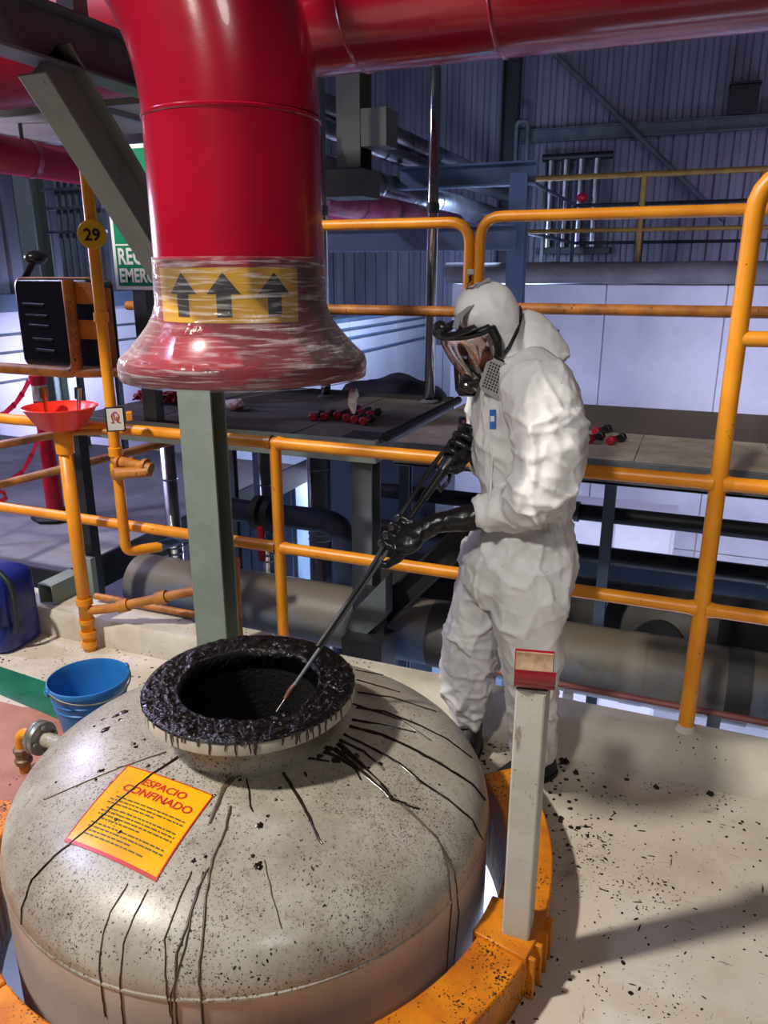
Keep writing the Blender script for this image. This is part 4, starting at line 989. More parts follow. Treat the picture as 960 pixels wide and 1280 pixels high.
for (px, py) in ((52, 492), (96, 493)):
    q = W(px, py, Y=sy)
    obj('nozzle', MB().lathe([(.008,-.09), (.008,-.02), (.016,-.02), (.017,.025), (.012,.028), (.0,.028)], (q.x, sy+.01, q.z), axis=(.12 if px > 80 else -.02, 0, 1), n=16), M_BRASS if px < 80 else M_CHROME, bw)
# riser pole
ra, rb = W(108, 225, Y=YE), W(158, 690, Y=YE); rx = (ra.x+rb.x)/2
rz0 = rb.z
obj('riser', tube(bend([(rx, YE, 2.6), (rx, YE, rz0), (rx+.10, YE+.12, rz0+.0)], .04), .0235, n=18), M_YEL, ew)
obj('blue_branch', tube([(rx+.09, YE+.11, rz0), (rx+.16, YE+.22, rz0+.02), (rx+.36, YE+.30, rz0+.03)], .024, n=14), mat('pipe_blue', sr(70,96,140), .5), ew)
for py in (565, 585, 397):
    q = W(150, py, Y=YE); obj('joint', MB().lathe([(.0235,-.02), (.03,-.018), (.03,.018), (.0235,.02)], (rx, YE, q.z), n=18), M_YEL, ew)
zc = W(150, 577, Y=YE).z
obj('valve_arm', tube([(rx, YE, zc), (rx+.10, YE-.03, zc+.005), (rx+.20, YE-.02, zc-.01)], [.027,.022,.024], n=14), M_YELD, ew)
obj('valve_arm', tube([(rx+.02, YE-.02, zc-.05), (rx+.06, YE-.06, zc-.035), (rx+.20, YE-.03, zc-.02)], [.033,.025,.022], n=14), M_YELD, ew)
for dx in (.03, .10, .17): obj('valve_band', MB().tube([(rx+dx-.008, YE-.02, zc+.001), (rx+dx+.008, YE-.02, zc)], .030, n=14), M_YELD, ew)
# feed pipe from the bowl to the riser and drains
zf = W(120, 545, Y=sy).z
obj('feed_pipe', tube([(sx, sy, zf), (rx, YE, zf+.01)], .014, n=12), M_YELD, ew)
obj('drain_pipe', tube([(sx, sy, .20), (sx+.12, sy+.03, .22), (sx+.55, sy+.14, .34)], .022, n=14), M_YELD, ew)
for k in (.18, .60): obj('drain_fitting', MB().tube([V3((sx+.12+.43*(k-.08), sy+.03+.11*(k-.08), .22+.12*(k-.08))), V3((sx+.12+.43*(k+.03), sy+.03+.11*(k+.03), .22+.12*(k+.03)))], .031, n=14), M_YELD, ew)
# number disc
q = W(115, 293, Y=YE-.03); dn = (V3((CP.x, CP.y, q.z))-q).normalized(); dr = V3((0,0,1)).cross(dn).normalized()
ds = obj('number_disc', MB().lathe([(.0,-.003), (.053,-.003), (.055,0), (.053,.003), (.0,.003)], q, dn, n=36), M_BANDY, ew)
obj('number', textmb('29', .062, lambda x, y: q+dn*.0045+dr*x+V3((0,0,y-.022)), bold=.0018, align='CENTER'), M_PBLK, ds, smooth=False)
obj('disc_clamp', MB().lathe([(.0235,-.015), (.029,-.013), (.029,.013), (.0235,.015)], (rx, YE, q.z), n=16), M_YELD, ew)
# inspection card
q = W(144, 524, Y=YE-.05); w_, h_ = .038, .052
cdp = obj('card_frame', MB().obox(q, dr*w_, dn*.004, V3((0,0,h_))), M_PBLK, ew, bevel=.003)
obj('card', MB().obox(q+dn*.0045, dr*(w_-.006), dn*.001, V3((0,0,h_-.006))), M_CARD, cdp, smooth=False)
mk = MB()
def cpt(x, y): return q+dn*.0062+dr*x+V3((0,0,y))
mk.tube([cpt(-.018,-.012), cpt(-.008,-.012), cpt(-.012,.002), cpt(-.015,.016), cpt(-.006,.03), cpt(.006,.030), cpt(.015,.016), cpt(.011,.0), cpt(.006,-.010), cpt(.018,-.014)], .0024, n=6)
mk.tube([cpt(-.004,.022), cpt(-.004,-.002)], .0018, n=6); mk.tube([cpt(.005,.012), cpt(.003,-.006)], .0018, n=6)
obj('card_mark', mk, M_PRED, cdp); obj('clip', MB().obox(q+V3((.05,.03,.012)), dr*.012, dn*.02, V3((0,0,.018))), M_YEL, ew, bevel=.003)
# green sign
YS = 3.04
tl, bl_ = W(138, 200, Y=YS), W(148, 362, Y=YS); lx = (tl.x+bl_.x)/2-.024; zb_ = bl_.z
sg = thing('safety_sign', 'green and white emergency shower sign behind the diagonal brace', 'sign', (lx+.25, YS, zb_))
obj('board', box((lx, YS, zb_), (lx+.46, YS+.004, zb_+.62)), M_PWHT, sg, smooth=False)
def sgp(x, y): return V3((lx+x, YS-.0015, zb_+y))
obj('green_field', MB().add([sgp(.018,.018), sgp(.442,.018), sgp(.442,.602), sgp(.018,.602)], [(0,1,2,3)]), M_PGRN, sg, smooth=False)
wl = MB()
wl.add([V3((lx+x, YS-.003, zb_+y)) for x, y in ((.018,.176),(.442,.176),(.442,.260),(.018,.260))], [(0,1,2,3)]); wl.add([V3((lx+x, YS-.003, zb_+y)) for x, y in ((.018,.268),(.442,.268),(.442,.276),(.018,.276))], [(0,1,2,3)])
for body, y, hh, mcol in (('REGADERA', .115, .10, M_PWHT), ('EMERGENCIA', .035, .085, M_PWHT)):
    vs, fs = text2d(body, hh, bold=.0028); w0 = max(x for x, _ in vs); k = (.40 if body == 'REGADERA' else .40)/w0*1.0
    obj('lettering', MB().add([V3((lx+.028+x*k, YS-.004, zb_+y+yy)) for x, yy in vs], fs), mcol, sg, smooth=False)
obj('white_line', MB().add([V3((lx+x, YS-.003, zb_+y)) for x, y in ((.018,.196),(.442,.196),(.442,.203),(.018,.203))], [(0,1,2,3)]), M_PWHT, sg, smooth=False)
obj('hanger_post', box((lx+.085, YS+.0035, PZ+.001), (lx+.165, YS+.065, zb_+.62)), M_STEEL, sg, smooth=False, bevel=.003)
# black ribbed case in a yellow bracket
YK = 2.86
k1, k2 = W(22, 346, Y=YK), W(36, 458, Y=YK); x0 = (k1.x+k2.x)/2; z1, z0 = k1.z, k2.z; x1 = W(128, 400, Y=YK).x
cs = thing('ribbed_case', 'black ribbed case with yellow edging held in a yellow pipe bracket', 'case', (x0+.15, YK, z0))
def rrect(x0, x1, z0, z1, y, r, n=5):
    o_ = []
    for cx, cz, a in ((x1-r, z1-r, 0), (x0+r, z1-r, 90), (x0+r, z0+r, 180), (x1-r, z0+r, 270)):
        for k in range(n+1): o_.append((cx+r*math.cos(D2(a+90*k/n)), y, cz+r*math.sin(D2(a+90*k/n))))
    return o_
obj('edging', MB().prism(rrect(x0, x1, z0, z1, YK-.02, .04), (0,.05,0)), M_YEL, cs, bevel=.004)
obj('shell', MB().prism(rrect(x0+.016, x1-.004, z0+.012, z1-.008, YK-.045, .035), (0,.15,0)), M_CASE, cs, bevel=.012)
hgt = z1-z0
for i, fz in enumerate((.70, .58, .47, .32, .20)):
    zz = z0+hgt*fz; obj('rib', MB().tube([(x0+.06+.012*i, YK-.045, zz+.004), (x0+.19+.008*i, YK-.045, zz)], .007, n=8), M_CASE, cs)
b1 = W(88, 350, Y=YK-.10); b2 = W(94, 466, Y=YK-.10); bx = (b1.x+b2.x)/2; bzz = b2.z
obj('bracket_pipe', tube(bend([(bx, YK-.10, b1.z), (bx, YK-.10, bzz), (-4.3, YK-.10, bzz+.01)], .06), .026, n=16), M_YELD, cs)
b3 = W(137, 420, Y=YK-.04); obj('bracket_pipe', tube([(b3.x, YK-.04, W(137,360,Y=YK-.04).z), (b3.x, YK-.04, W(140,470,Y=YK-.04).z)], .024, n=14), M_YELD, cs)
for (pa_, pb_) in ((353, 380), (400, 424)):
    zA, zB = W(110, pa_, Y=YK-.08).z, W(110, pb_, Y=YK-.08).z
    obj('strap_plate', box((bx, YK-.085, zB), (b3.x+.02, YK-.075, zA)), M_YELD, cs, bevel=.002)
obj('lower_rail', tube([(bx, YK-.10, bzz), (b3.x+.2, YK-.04, bzz+.015)], .022, n=12), M_YELD, cs)
# dark lamp head above the case
q = W(45, 322, Y=3.1)
lh = thing('lamp_head', 'small black lamp head on a bracket above the ribbed case', 'lamp', (q.x, 3.1, q.z-.1))
obj('housing', MB().ell(q, (.05,0,0), (0,.06,0), (0,0,.035)), M_CASE, lh, smooth='all'); obj('arm', tube([q+V3((0,-.02,-.02)), V3((q.x+.01, 3.0, z1-.01))], .018, n=10), M_CASE, lh)
obj('stay', tube([q+V3((-.02,0,-.03)), q+V3((-.12,0,-.16))], .006, n=8), M_STEEL, lh)
# bucket
bc = W(110, 847, Z=.262)
bk = thing('bucket', 'blue plastic bucket with a wire handle behind the tank', 'bucket', (bc.x, bc.y, .003))
obj('pail', MB().lathe([(.0,.004), (.098,.003), (.101,.010), (.138,.235), (.139,.240), (.146,.243), (.1475,.253), (.146,.262), (.141,.264), (.138,.258), (.134,.24), (.098,.016), (.0,.014)], (bc.x, bc.y, .003), n=56), M_BLUEB, bk)
for zz in (.17, .20): 
    rr = .101+(.138-.101)*(zz-.01)/.225; obj('pail_ridge', MB().lathe([(rr-.001,zz-.005), (rr+.003,zz-.002), (rr+.003,zz+.002), (rr,zz+.005)], (bc.x, bc.y, .003), n=56), M_BLUEB, bk)
hx = (CR*.75+FH*.66).normalized()
for s in (-1, 1): obj('handle_lug', MB().ell(V3((bc.x,bc.y,.255))+hx*s*.148, hx*.010, hx.cross(V3((0,0,1)))*.018, V3((0,0,.016)), n=12, m=8), M_BLUEB, bk)
hy = V3((0,0,1)).cross(hx); 
if hy.dot(FH) > 0: hy = -hy
obj('wire_handle', tube([V3((bc.x,bc.y,.262))+hx*(.148*math.cos(PI*k/20))+hy*(.158*math.sin(PI*k/20))-V3((0,0,.03*math.sin(PI*k/20))) for k in range(21)], .003, n=8), M_FLG, bk)
# blue drum can
jx = W(34, 800, Z=0)
jc = thing('jerrycan', 'dark blue plastic can with a white printed label beside the cream kerb', 'jerrycan', (jx.x-.14, jx.y+.02, 0))
cx_, cy_ = jx.x-.10, jx.y-.05
rr_ = lambda h, w, d, z: (V3((cx_, cy_, z)), V3((w,0,0)), V3((0,d,0)))
obj('body', MB().loft([rr_(0,.135,.11,.003), rr_(0,.15,.125,.02), rr_(0,.152,.127,.13), rr_(0,.147,.122,.14), rr_(0,.152,.127,.15), rr_(0,.152,.127,.34), rr_(0,.14,.115,.37), rr_(0,.09,.08,.39)], n=40, e=4.5), M_BLUEC, jc, smooth='all')
obj('cap', MB().lathe([(.03,.385), (.032,.39), (.032,.42), (.0,.42)], (cx_-.02, cy_, 0), n=24), M_PBLK, jc)
obj('grip', tube(bend([(cx_+.15, cy_-.06, .10), (cx_+.185, cy_-.06, .16), (cx_+.185, cy_-.06, .34), (cx_+.10, cy_-.06, .41)], .05), .013, n=12), mat('hose_dark_green', sr(24,44,48), .4), jc)
lb = obj('paper_label', grid(lambda u, v: V3((cx_-.14+.28*u, cy_-.1290, .17+.125*v)), 0, 1, 0, 1, 1, 1), M_CARD, jc, smooth=False)
mb = MB(); rg = random.Random(2)
for r_ in range(6):
    u = .04
    while u < .9:
        w_ = rg.uniform(.03,.1); mb.add([V3((cx_-.14+.28*a_, cy_-.1302, .17+.125*b_)) for a_, b_ in ((u,.12+.13*r_),(u+w_,.12+.13*r_),(u+w_,.155+.13*r_),(u,.155+.13*r_))], [(0,1,2,3)]); u += w_+.03
obj('faded_print', mb, mat('print_faded', sr(150,150,160), .5), lb, smooth=False)
# square steel tube end on the kerb with an upright angle
a = W(58, 748, Y=2.62); 
stb = thing('steel_stub', 'short grey square steel tube with an open end lying on the cream kerb', 'steel tube', (a.x, 2.7, .13))
za = .1300; zb2 = za+.105; xa, xb = a.x-.045, a.x+.045
for bxs in (((xa,2.62,za),(xb,2.83,za+.006)), ((xa,2.62,zb2-.006),(xb,2.83,zb2)), ((xa,2.62,za+.006),(xa+.006,2.83,zb2-.006)), ((xb-.006,2.62,za+.006),(xb,2.83,zb2-.006))):
    obj('tube_wall', box(*bxs), M_GREY, stb, smooth=False)
q = W(128, 740, Y=2.95)
an = thing('angle_post', 'dark upright steel post with a light foot plate behind the eyewash bowl', 'post', (q.x, 2.95, 0))
obj('upright', box((q.x-.05, 2.88, -.3), (q.x+.03, 2.94, W(120,520,Y=2.95).z)), M_BLK, an, smooth=False)
obj('foot_angle', box((q.x-.02, 2.84, -.3), (q.x+.05, 2.875, W(128,695,Y=2.9).z)), M_GREY, an, smooth=False)
# small nozzle flange and yellow drain at the tank flank
q = W(50, 922, fd=2.3); ax_ = V3((q.x-TC.x, q.y-TC.y, 0)).normalized()
nz_ = thing('drain_pipe', 'small grey bolted flange with a yellow elbow beside the tank', 'pipe', q-V3((0,0,.3)))
obj('flange', MB().lathe([(.0,-.018), (.057,-.018), (.059,-.015), (.059,-.003), (.057,-.001), (.057,.001), (.059,.003), (.059,.015), (.057,.018), (.0,.018)], q, ax_, n=32), M_FLG, nz_)
e1_ = ax_.orthogonal().normalized(); e2_ = ax_.cross(e1_)
for k in range(4):
    c_ = q+(e1_*math.cos(PI/4+k*PI/2)+e2_*math.sin(PI/4+k*PI/2))*.042
    obj('bolt', MB().tube([c_-ax_*.030, c_+ax_*.030], .009, n=6), M_FLG, nz_)
obj('neck', MB().tube([q, q-ax_*((V3((q.x, q.y, 0))-TC).length-TR+.004)], .026, n=16), M_TANK, nz_)
el = q+ax_*.10
obj('elbow', tube(bend([q+ax_*.012, el, el-V3((0,0,.09))], .05), .020, n=14), M_YEL, nz_)
obj('union', MB().lathe([(.020,.0), (.029,.004), (.031,.02), (.025,.026), (.025,.045), (.030,.05), (.030,.065), (.020,.07)], V3((el.x, el.y, .035)), n=8), mat('bronze_grimy', sr(130,104,84), .5, .5), nz_)
obj('down_pipe', tube([el-V3((0,0,.085)), V3((el.x, el.y, .003))], .019, n=12), M_YELD, nz_)

# ================================================================== walkway at the far left with marker post
wk = thing('side_walkway', 'grey gridded walkway with a dark edge beyond the guardrail', 'walkway', (-4, 4.2, 0))
zw = .12
e1x = W(118, 722, Z=zw); e2x = W(235, 655, Z=zw)
xe = -3.03
for i in range(3):
    obj('grating_panel', box((-6.6, 3.0+.9*i+.005, zw-.04), (xe, 3.9+.9*i-.005, zw)), M_MESHF, wk, smooth=False)
obj('edge_plate', box((xe, 2.95, zw-.14), (xe+.02, 5.7, zw+.05)), M_BLK, wk, smooth=False)
obj('edge_plate', box((-6.6, 2.95, zw-.14), (xe, 2.97, zw+.02)), M_BLK, wk, smooth=False)
wr = thing('guardrail', 'grimy yellow rail running back along the side walkway behind the eyewash', 'railing', (-3.2, 4, zw))
for (pA, pB) in (((0,606),(150,568)), ((0,556),(150,528))):
    a = W(*pA, X=-3.6); b = W(*pB, X=-3.05)
    zend = min((b+(b-a)*.8).z, .955); e_ = b+(b-a)*.8; e_.z = zend; s_ = a+V3((-.3, 0, 0))
    obj('rail', tube([s_, a, b, e_], .024, n=12), M_YELD, wr)
    if pA[1] == 606: low_end = e_
obj('post', tube([V3((e_.x, e_.y, low_end.z-.03)), V3((e_.x, e_.y, PZ-.011))], .022, n=12), M_YELD, wr)
obj('post', tube([V3((s_.x, s_.y, zw)), V3((s_.x, s_.y, s_.z+.02))], .024, n=12), M_YELD, wr)
# red marker post with tape
q = W(66, 612, Y=3.75)
mp_ = thing('marker_post', 'red plastic marker post on a black rubber base beyond the guardrail', 'bollard', (q.x, 3.75, zw))
zbm = zw+.003
obj('base', MB().lathe([(.0,0), (.15,0), (.16,.02), (.12,.05), (.06,.06), (.0,.06)], (q.x, 3.75, zbm), n=8), M_TARV, mp_)
ztp = W(58, 470, Y=3.75).z
obj('tube', MB().lathe([(.055,.05), (.055,.30), (.048,.32), (.046,ztp-zbm-.16)], (q.x, 3.75, zbm), n=24), M_TAPE, mp_)
obj('reflector', MB().lathe([(.047,ztp-zbm-.16), (.047,ztp-zbm-.06)], (q.x, 3.75, zbm), n=24), M_CARD, mp_)
obj('top', MB().lathe([(.048,ztp-zbm-.06), (.055,ztp-zbm-.02), (.055,ztp-zbm), (.0,ztp-zbm+.01)], (q.x, 3.75, zbm), n=24), M_TAPE, mp_)
# tape strips
def ribbon(pts, w, m_, name, label):
    mb = MB(); vs = []; pts = [V3(p) for p in pts]
    for i, p in enumerate(pts):
        t_ = (pts[min(i+1,len(pts)-1)]-pts[max(i-1,0)]).normalized(); s = t_.cross(V3((0,-1,0))).normalized(); s = (s+V3((0,.35*math.sin(i*.9),0))).normalized()
        vs += [p-s*w, p+s*w, p+s*w+V3((0,.002,0)), p-s*w+V3((0,.002,0))]
    return obj(name, mb.add(vs, [(4*i+j, 4*i+(j+1)%4, 4*i+4+(j+1)%4, 4*i+4+j) for i in range(len(pts)-1) for j in range(4)]), m_, label=label, cat='tape')
Yt = 3.68
def pv(l, y): return [W(a, b, Y=y) for a, b in l]
ribbon(bend(pv([(36,476),(28,492),(18,506),(4,518),(-20,524)], Yt), .02), .018, M_TAPE, 'caution_tape', 'red caution tape strip hanging from the top of the marker post')
ribbon(bend(pv([(50,540),(40,568),(28,590),(10,602),(-20,606)], Yt), .02), .016, M_TAPE, 'caution_tape', 'red caution tape strip hanging low behind the eyewash pipe')
ribbon(bend(pv([(-20,612),(4,615),(8,622),(-6,631)], Yt-.04), .02), .016, M_TAPE, 'caution_tape', 'curled red caution tape end at the guardrail rail')

# ================================================================== things on the platforms
def make_stud(i, px, py, z, rot, lab, two=True):
    q = W(px, py, Z=z+.03); d = V3((math.sin(rot), math.cos(rot), 0)); r = .0215
    t_ = thing('stud_bolt', lab, 'bolt', V3((q.x, q.y, z)), group='red ended bolts on the walkways')
    c = V3((q.x, q.y, z+r*.875))
    obj('head', MB().tube([c, c+d*.030], r, n=6, up=(0,0,1)), M_BOLTR, t_, bevel=.004)
    obj('shank', MB().tube([c+d*.030, c+d*.10], r*.66, n=14), M_BOLTB, t_)
    obj('nut', MB().tube([c+d*.092, c+d*.118], r*.98, n=6, up=(0,0,1)), M_BOLTB, t_, bevel=.003)
for i, (px, py) in enumerate(((390,519), (404,518), (420,517), (432,520), (442,522), (453,524), (436,512), (449,514), (461,516))):
    make_stud(i, px, py, PZ+.003, .02*(i % 3), 'red headed black bolt lying ' + ('apart beside the bolt cluster on the dark walkway' if i < 2 else 'in the front row of the cluster on the dark walkway' if i < 6 else 'in the back row of the cluster on the dark walkway'))
for i, (px, py, rot) in enumerate(((735,546,.40), (762,548,.40), (744,537,.40))):
    make_stud(i, px, py, PZ+.001, rot, ('red headed black bolt half hidden behind the white coverall', 'lone red headed black bolt on the beige deck near the tall post', 'black bolt lying behind the half hidden one on the beige deck')[i])
make_stud(0, 584, 528, PZ+.001, -.5, 'red headed black bolt lying on the beige deck below the face mask')
# red net heap
q = W(203, 500, Z=PZ+.02); mb = MB(); rg = random.Random(11)
for k in range(46):
    pts = []; c = V3((q.x+rg.uniform(-.13,.13), q.y+rg.uniform(-.05,.05), PZ+.015)); 
    for j in range(7): pts.append(c+V3((rg.uniform(-.06,.06), rg.uniform(-.035,.035), rg.uniform(0,.055))))
    mb.tube(bend(pts, .012, 3), .0055, n=5)
o = obj('red_net', mb, M_ROPE, label='tangled heap of red netting on the dark walkway', cat='net')
# crumpled bag
q = W(293, 508, Z=PZ+.02); mb = MB().ell((q.x, q.y, PZ+.028), (.06,0,0), (0,.05,0), (0,0,.03), n=22, m=14)
for p in mb.v: p += V3((noise.noise(p*30), noise.noise(p*30+V3((5,0,0))), max(0, noise.noise(p*30+V3((0,5,0)))))) * .016
for p in mb.v: p.z = max(p.z, PZ+.002)
obj('plastic_bag', mb, M_BAG, smooth=True, label='small crumpled white plastic bag with red print on the dark walkway', cat='bag')
# black sheet covered heap behind
a = W(490, 498, Y=5.0); mb = MB().ell((a.x-.0, 5.0, a.z-.05), (.42,0,0), (0,.3,0), (0,0,.2), n=36, m=18)
for p in mb.v: p += V3((0,0,1))*(.05*noise.noise(p*4))+V3((noise.noise(p*9),0,noise.noise(p*9+V3((3,0,0)))))*.025
zlow = a.z-.28
cv = thing('covered_heap', 'heap under a black sheet behind the dark walkway', 'heap', (a.x, 5.0, zlow))
obj('sheet', mb, M_TARP, cv, smooth='all'); obj('pallet', box((a.x-.45, 4.75, zlow), (a.x+.45, 5.3, zlow+.1)), M_BLK, cv)
obj('stand', box((a.x-.4, 4.8, -3.2), (a.x+.4, 5.25, zlow)), M_STEELB, cv)

# ================================================================== pipes and steel beyond the kerb
bp_ = thing('dusty_pipe', 'large dusty blue pipe running along below the kerb edge', 'pipe', (-.5, 3.36, -.2))
obj('barrel', tube([(-2.9, 3.36, -.035), (2.4, 3.36, -.035)], .165, n=48, cap=False), M_BIGP, bp_, smooth='all')
for px in (470, 545, 640, 790, 835, 925):
    q = W(px, 850, Y=3.25); obj('joint_band', MB().tube([(q.x-.05, 3.36, -.035), (q.x+.05, 3.36, -.035)], .1685, n=48, cap=False), M_BIGPD if px in (470, 545, 925) else M_BIGP, bp_, smooth='all')
q = W(300, 735, Y=3.3)
dpp = thing('dark_pipe', 'dark dirty pipe with a round blanked end behind the dusty blue pipe', 'pipe', (0, 3.8, -.2))
obj('barrel', tube([(-1.6, 3.82, .02), (2.4, 3.82, .02)], .17, n=40), M_BIGPD, dpp, smooth='all')
q = W(828, 800, Y=3.62); obj('blank_flange', MB().tube([(q.x-.02, 3.62, q.z-.04), (q.x, 3.80, q.z-.04)], .125, n=32), M_BLK, dpp)
q = W(900, 850, Y=3.4); obj('cradle', box((q.x-.02, 3.54, -.15), (q.x+.5, 3.64, .20)), M_BLK, dpp, smooth=False)
rd = thing('thin_pipe', 'thin rusty red pipe below the dusty blue pipe', 'pipe', (.5, 3.22, -.3)); zr = W(900, 893, Y=3.1).z
obj('run', tube([(-.75, 3.1, zr), (2.2, 3.1, zr)], .016, n=10), mat('rust_red_pipe', sr(140,84,76), .5), rd)
obj('support', box((.2, 3.08, zr-.3), (.25, 3.12, zr)), M_STEEL, rd); q = W(710, 870, Y=2.95); obj('clip', box((q.x-.02, 2.93, q.z-.04), (q.x+.02, 2.97, q.z+.02)), M_CARD, rd)
# rails of dark pipes and a blue beam beyond, under the platform
for i, (py0, y_, r_, lab) in enumerate(((648, 4.6, .05, 'black service pipe running under the walkway before the white block'), (700, 4.6, .055, 'black service pipe along the top of the blue steel beam'))):
    q = W(800, py0, Y=y_); z_ = q.z
    t_ = thing('service_pipe', lab, 'pipe', (0, y_, z_)); obj('run', tube([(-2.0, y_, z_), (3, y_, z_)], r_, n=14), M_BLK, t_, smooth='all')
    for k in range(3): obj('clamp', MB().tube([(-.6+1.1*k, y_, z_), (-.57+1.1*k, y_, z_)], r_*1.25, n=14), M_STEEL, t_)
za, zb3 = W(820, 712, Y=4.65).z, W(820, 772, Y=4.65).z
obj('tie_beam', MB().iprof((-1.9, 4.7, (za+zb3)/2), (3, 4.7, (za+zb3)/2), .1, za-zb3, .02, .012, (0,0,1), (0,1,0)), M_STEELB, smooth=False, label='blue grey steel beam below the black service pipes', cat='beam')
q = W(770, 790, Y=4.2)
cdt = thing('conduit', 'thin dark conduit with a small chain below the blue steel beam', 'conduit', (.5, 4.2, q.z)); a, b = W(830, 785, Y=4.2), W(960, 812, Y=4.2)
obj('run', tube(bend([a+V3((0,0,.06)), a, b, b+(b-a)], .03), .014, n=10), M_STEEL, cdt); q = W(885, 790, Y=4.2)
for k in range(4): obj('link', MB().ell(q+V3((0,0,.04-.025*k)), (.008,0,0), (0,.006,0), (0,0,.012), n=8, m=6), M_STEEL, cdt)
q = W(722, 795, Y=5.2)
vl = thing('hand_valve', 'dark round handwheel valve beneath the blue steel beam', 'valve', (q.x, 5.2, q.z-.2))
obj('wheel', MB().tube([q+V3((.13*math.cos(2*PI*k/24), 0, .13*math.sin(2*PI*k/24))) for k in range(25)], .03, n=8, cap=False), M_BLK, vl); obj('hub', MB().ell(q, (.05,0,0), (0,.04,0), (0,0,.06)), M_LAG, vl); obj('stem', tube([q+V3((0,.05,0)), q+V3((0,.4,0))], .03, n=10), M_STEEL, vl)
obj('spoke', MB().obox(q, (.13,0,0), (0,.01,0), (0,0,.01)), M_BLK, vl); obj('spoke', MB().obox(q, (0,0,.13), (0,.01,0), (.01,0,0)), M_BLK, vl)
# bracket below the dark deck
q1, q2, q3 = W(470, 772, Y=3.12), W(598, 655, Y=3.12), W(455, 760, Y=3.12)
br = thing('deck_bracket', 'dark diagonal steel bracket between the deck leg and the beam', 'bracket', (q1.x, 3.12, -.3))
dv = (q2-q1).normalized(); un = V3((0,1,0)).cross(dv).normalized()
q1d = q1+dv*max(0, (pp.x+.052-q1.x)/dv.x)
obj('diagonal', MB().iprof(q1d, q2, .10, .12, .01, .01, un, (0,1,0)), M_BLK, br, smooth=False)
a, b = W(440, 735, Y=2.98), W(480, 812, Y=2.98)
obj('gusset', MB().prism([W(482,722,Y=2.98), W(482,772,Y=2.98), W(436,812,Y=2.98), W(432,788,Y=2.98), W(440,765,Y=2.98)], (0,.087,0)), M_STEEL, br, smooth=False)
obj('foot', box((a.x-.02, 2.9, -.1), (b.x+.02, 3.067, W(460,790,Y=3.0).z)), M_BLK, br, smooth=False)
obj('plate', box((q1.x-.02, 3.0, q1.z-.12), (q1.x+.09, 3.04, q1.z+.2)), M_BLK, br, smooth=False)
# silver vertical pipes below the deck
for i, (px, y_, r_, lab) in enumerate(((399, 4.3, .075, 'wide silver clad pipe rising below the dark walkway'), (332, 3.82, .035, 'slim silver pipe beside the yellow post below the walkway'), (214, 3.72, .045, 'silver clad pipe rising beside the grey steel column'))):
    q = W(px, 620, Y=y_); t_ = thing('clad_pipe', lab, 'pipe', (q.x, y_, -3.2))
    obj('run', tube([(q.x, y_, -3.2), (q.x, y_, .97)], r_, n=28), M_LAG, t_, smooth='all')
    for z_ in (.02, .06, -.6, .5): obj('seam', MB().lathe([(r_,-.006), (r_+.004,-.003), (r_+.004,.003), (r_,.006)], (q.x, y_, z_), n=28), M_LAG, t_)
# blue elbow pipe with valve
zb4 = W(380, 648, Y=3.62).z; xe_ = W(432, 650, Y=3.62).x
ep_ = thing('elbow_pipe', 'dark blue pipe bending down behind the yellow guardrail post', 'pipe', (xe_, 3.62, zb4-.8))
xs_ = W(256, 650, Y=3.62).x
obj('run', tube(bend([(xs_, 3.62, -3.2), (xs_, 3.62, zb4), (xe_, 3.62, zb4), (xe_, 3.62, -3.2)], .14, 10), .066, n=24, up=(0,1,0)), M_BLUEP, ep_, smooth='all')
q = W(326, 645, Y=3.5); obj('flange', MB().tube([(q.x-.02, 3.62, zb4), (q.x+.02, 3.62, zb4)], .11, n=28), M_BLK, ep_)
obj('flange', MB().tube([(q.x-.10, 3.62, zb4), (q.x-.06, 3.62, zb4)], .10, n=28), M_BIGPD, ep_)
obj('lever', MB().obox(W(327, 680, Y=3.40), (.02,0,0), (0,.01,0), (0,0,.10)), M_RED, ep_, bevel=.006)
# small brown stub right of the column
q = W(293, 700, Y=2.62); q2 = W(296, 768, Y=2.62)
sbp = thing('stub_pipe', 'short worn yellow stub pipe between the steel column and the yellow post', 'pipe', (q.x, 2.62, q2.z))
obj('upright', tube([(q.x, 2.62, .13), (q.x, 2.62, q.z)], .018, n=12), M_YELD, sbp); obj('cap', MB().lathe([(.018,-.03), (.024,-.028), (.024,.004), (.0,.012)], (q.x, 2.62, q.z), n=14), M_YELD, sbp); obj('foot', MB().lathe([(.026,.13), (.026,.16), (.018,.165)], (q.x, 2.62, 0), n=14), M_YELD, sbp)
# low drain line along the kerb at the left
zz = .185; a = W(120, 745, Y=2.74)
dl = thing('drain_line', 'worn thin pipe running low along the kerb behind the eyewash', 'pipe', (a.x, 2.74, .13)); obj('run', tube([(a.x, 2.74, a.z), (a.x+.75, 2.74, a.z)], .017, n=12), M_YELD, dl)
for k in (.12, .6): obj('saddle', box((a.x+k-.012, 2.72, .13), (a.x+k+.012, 2.76, a.z)), M_STEEL, dl)

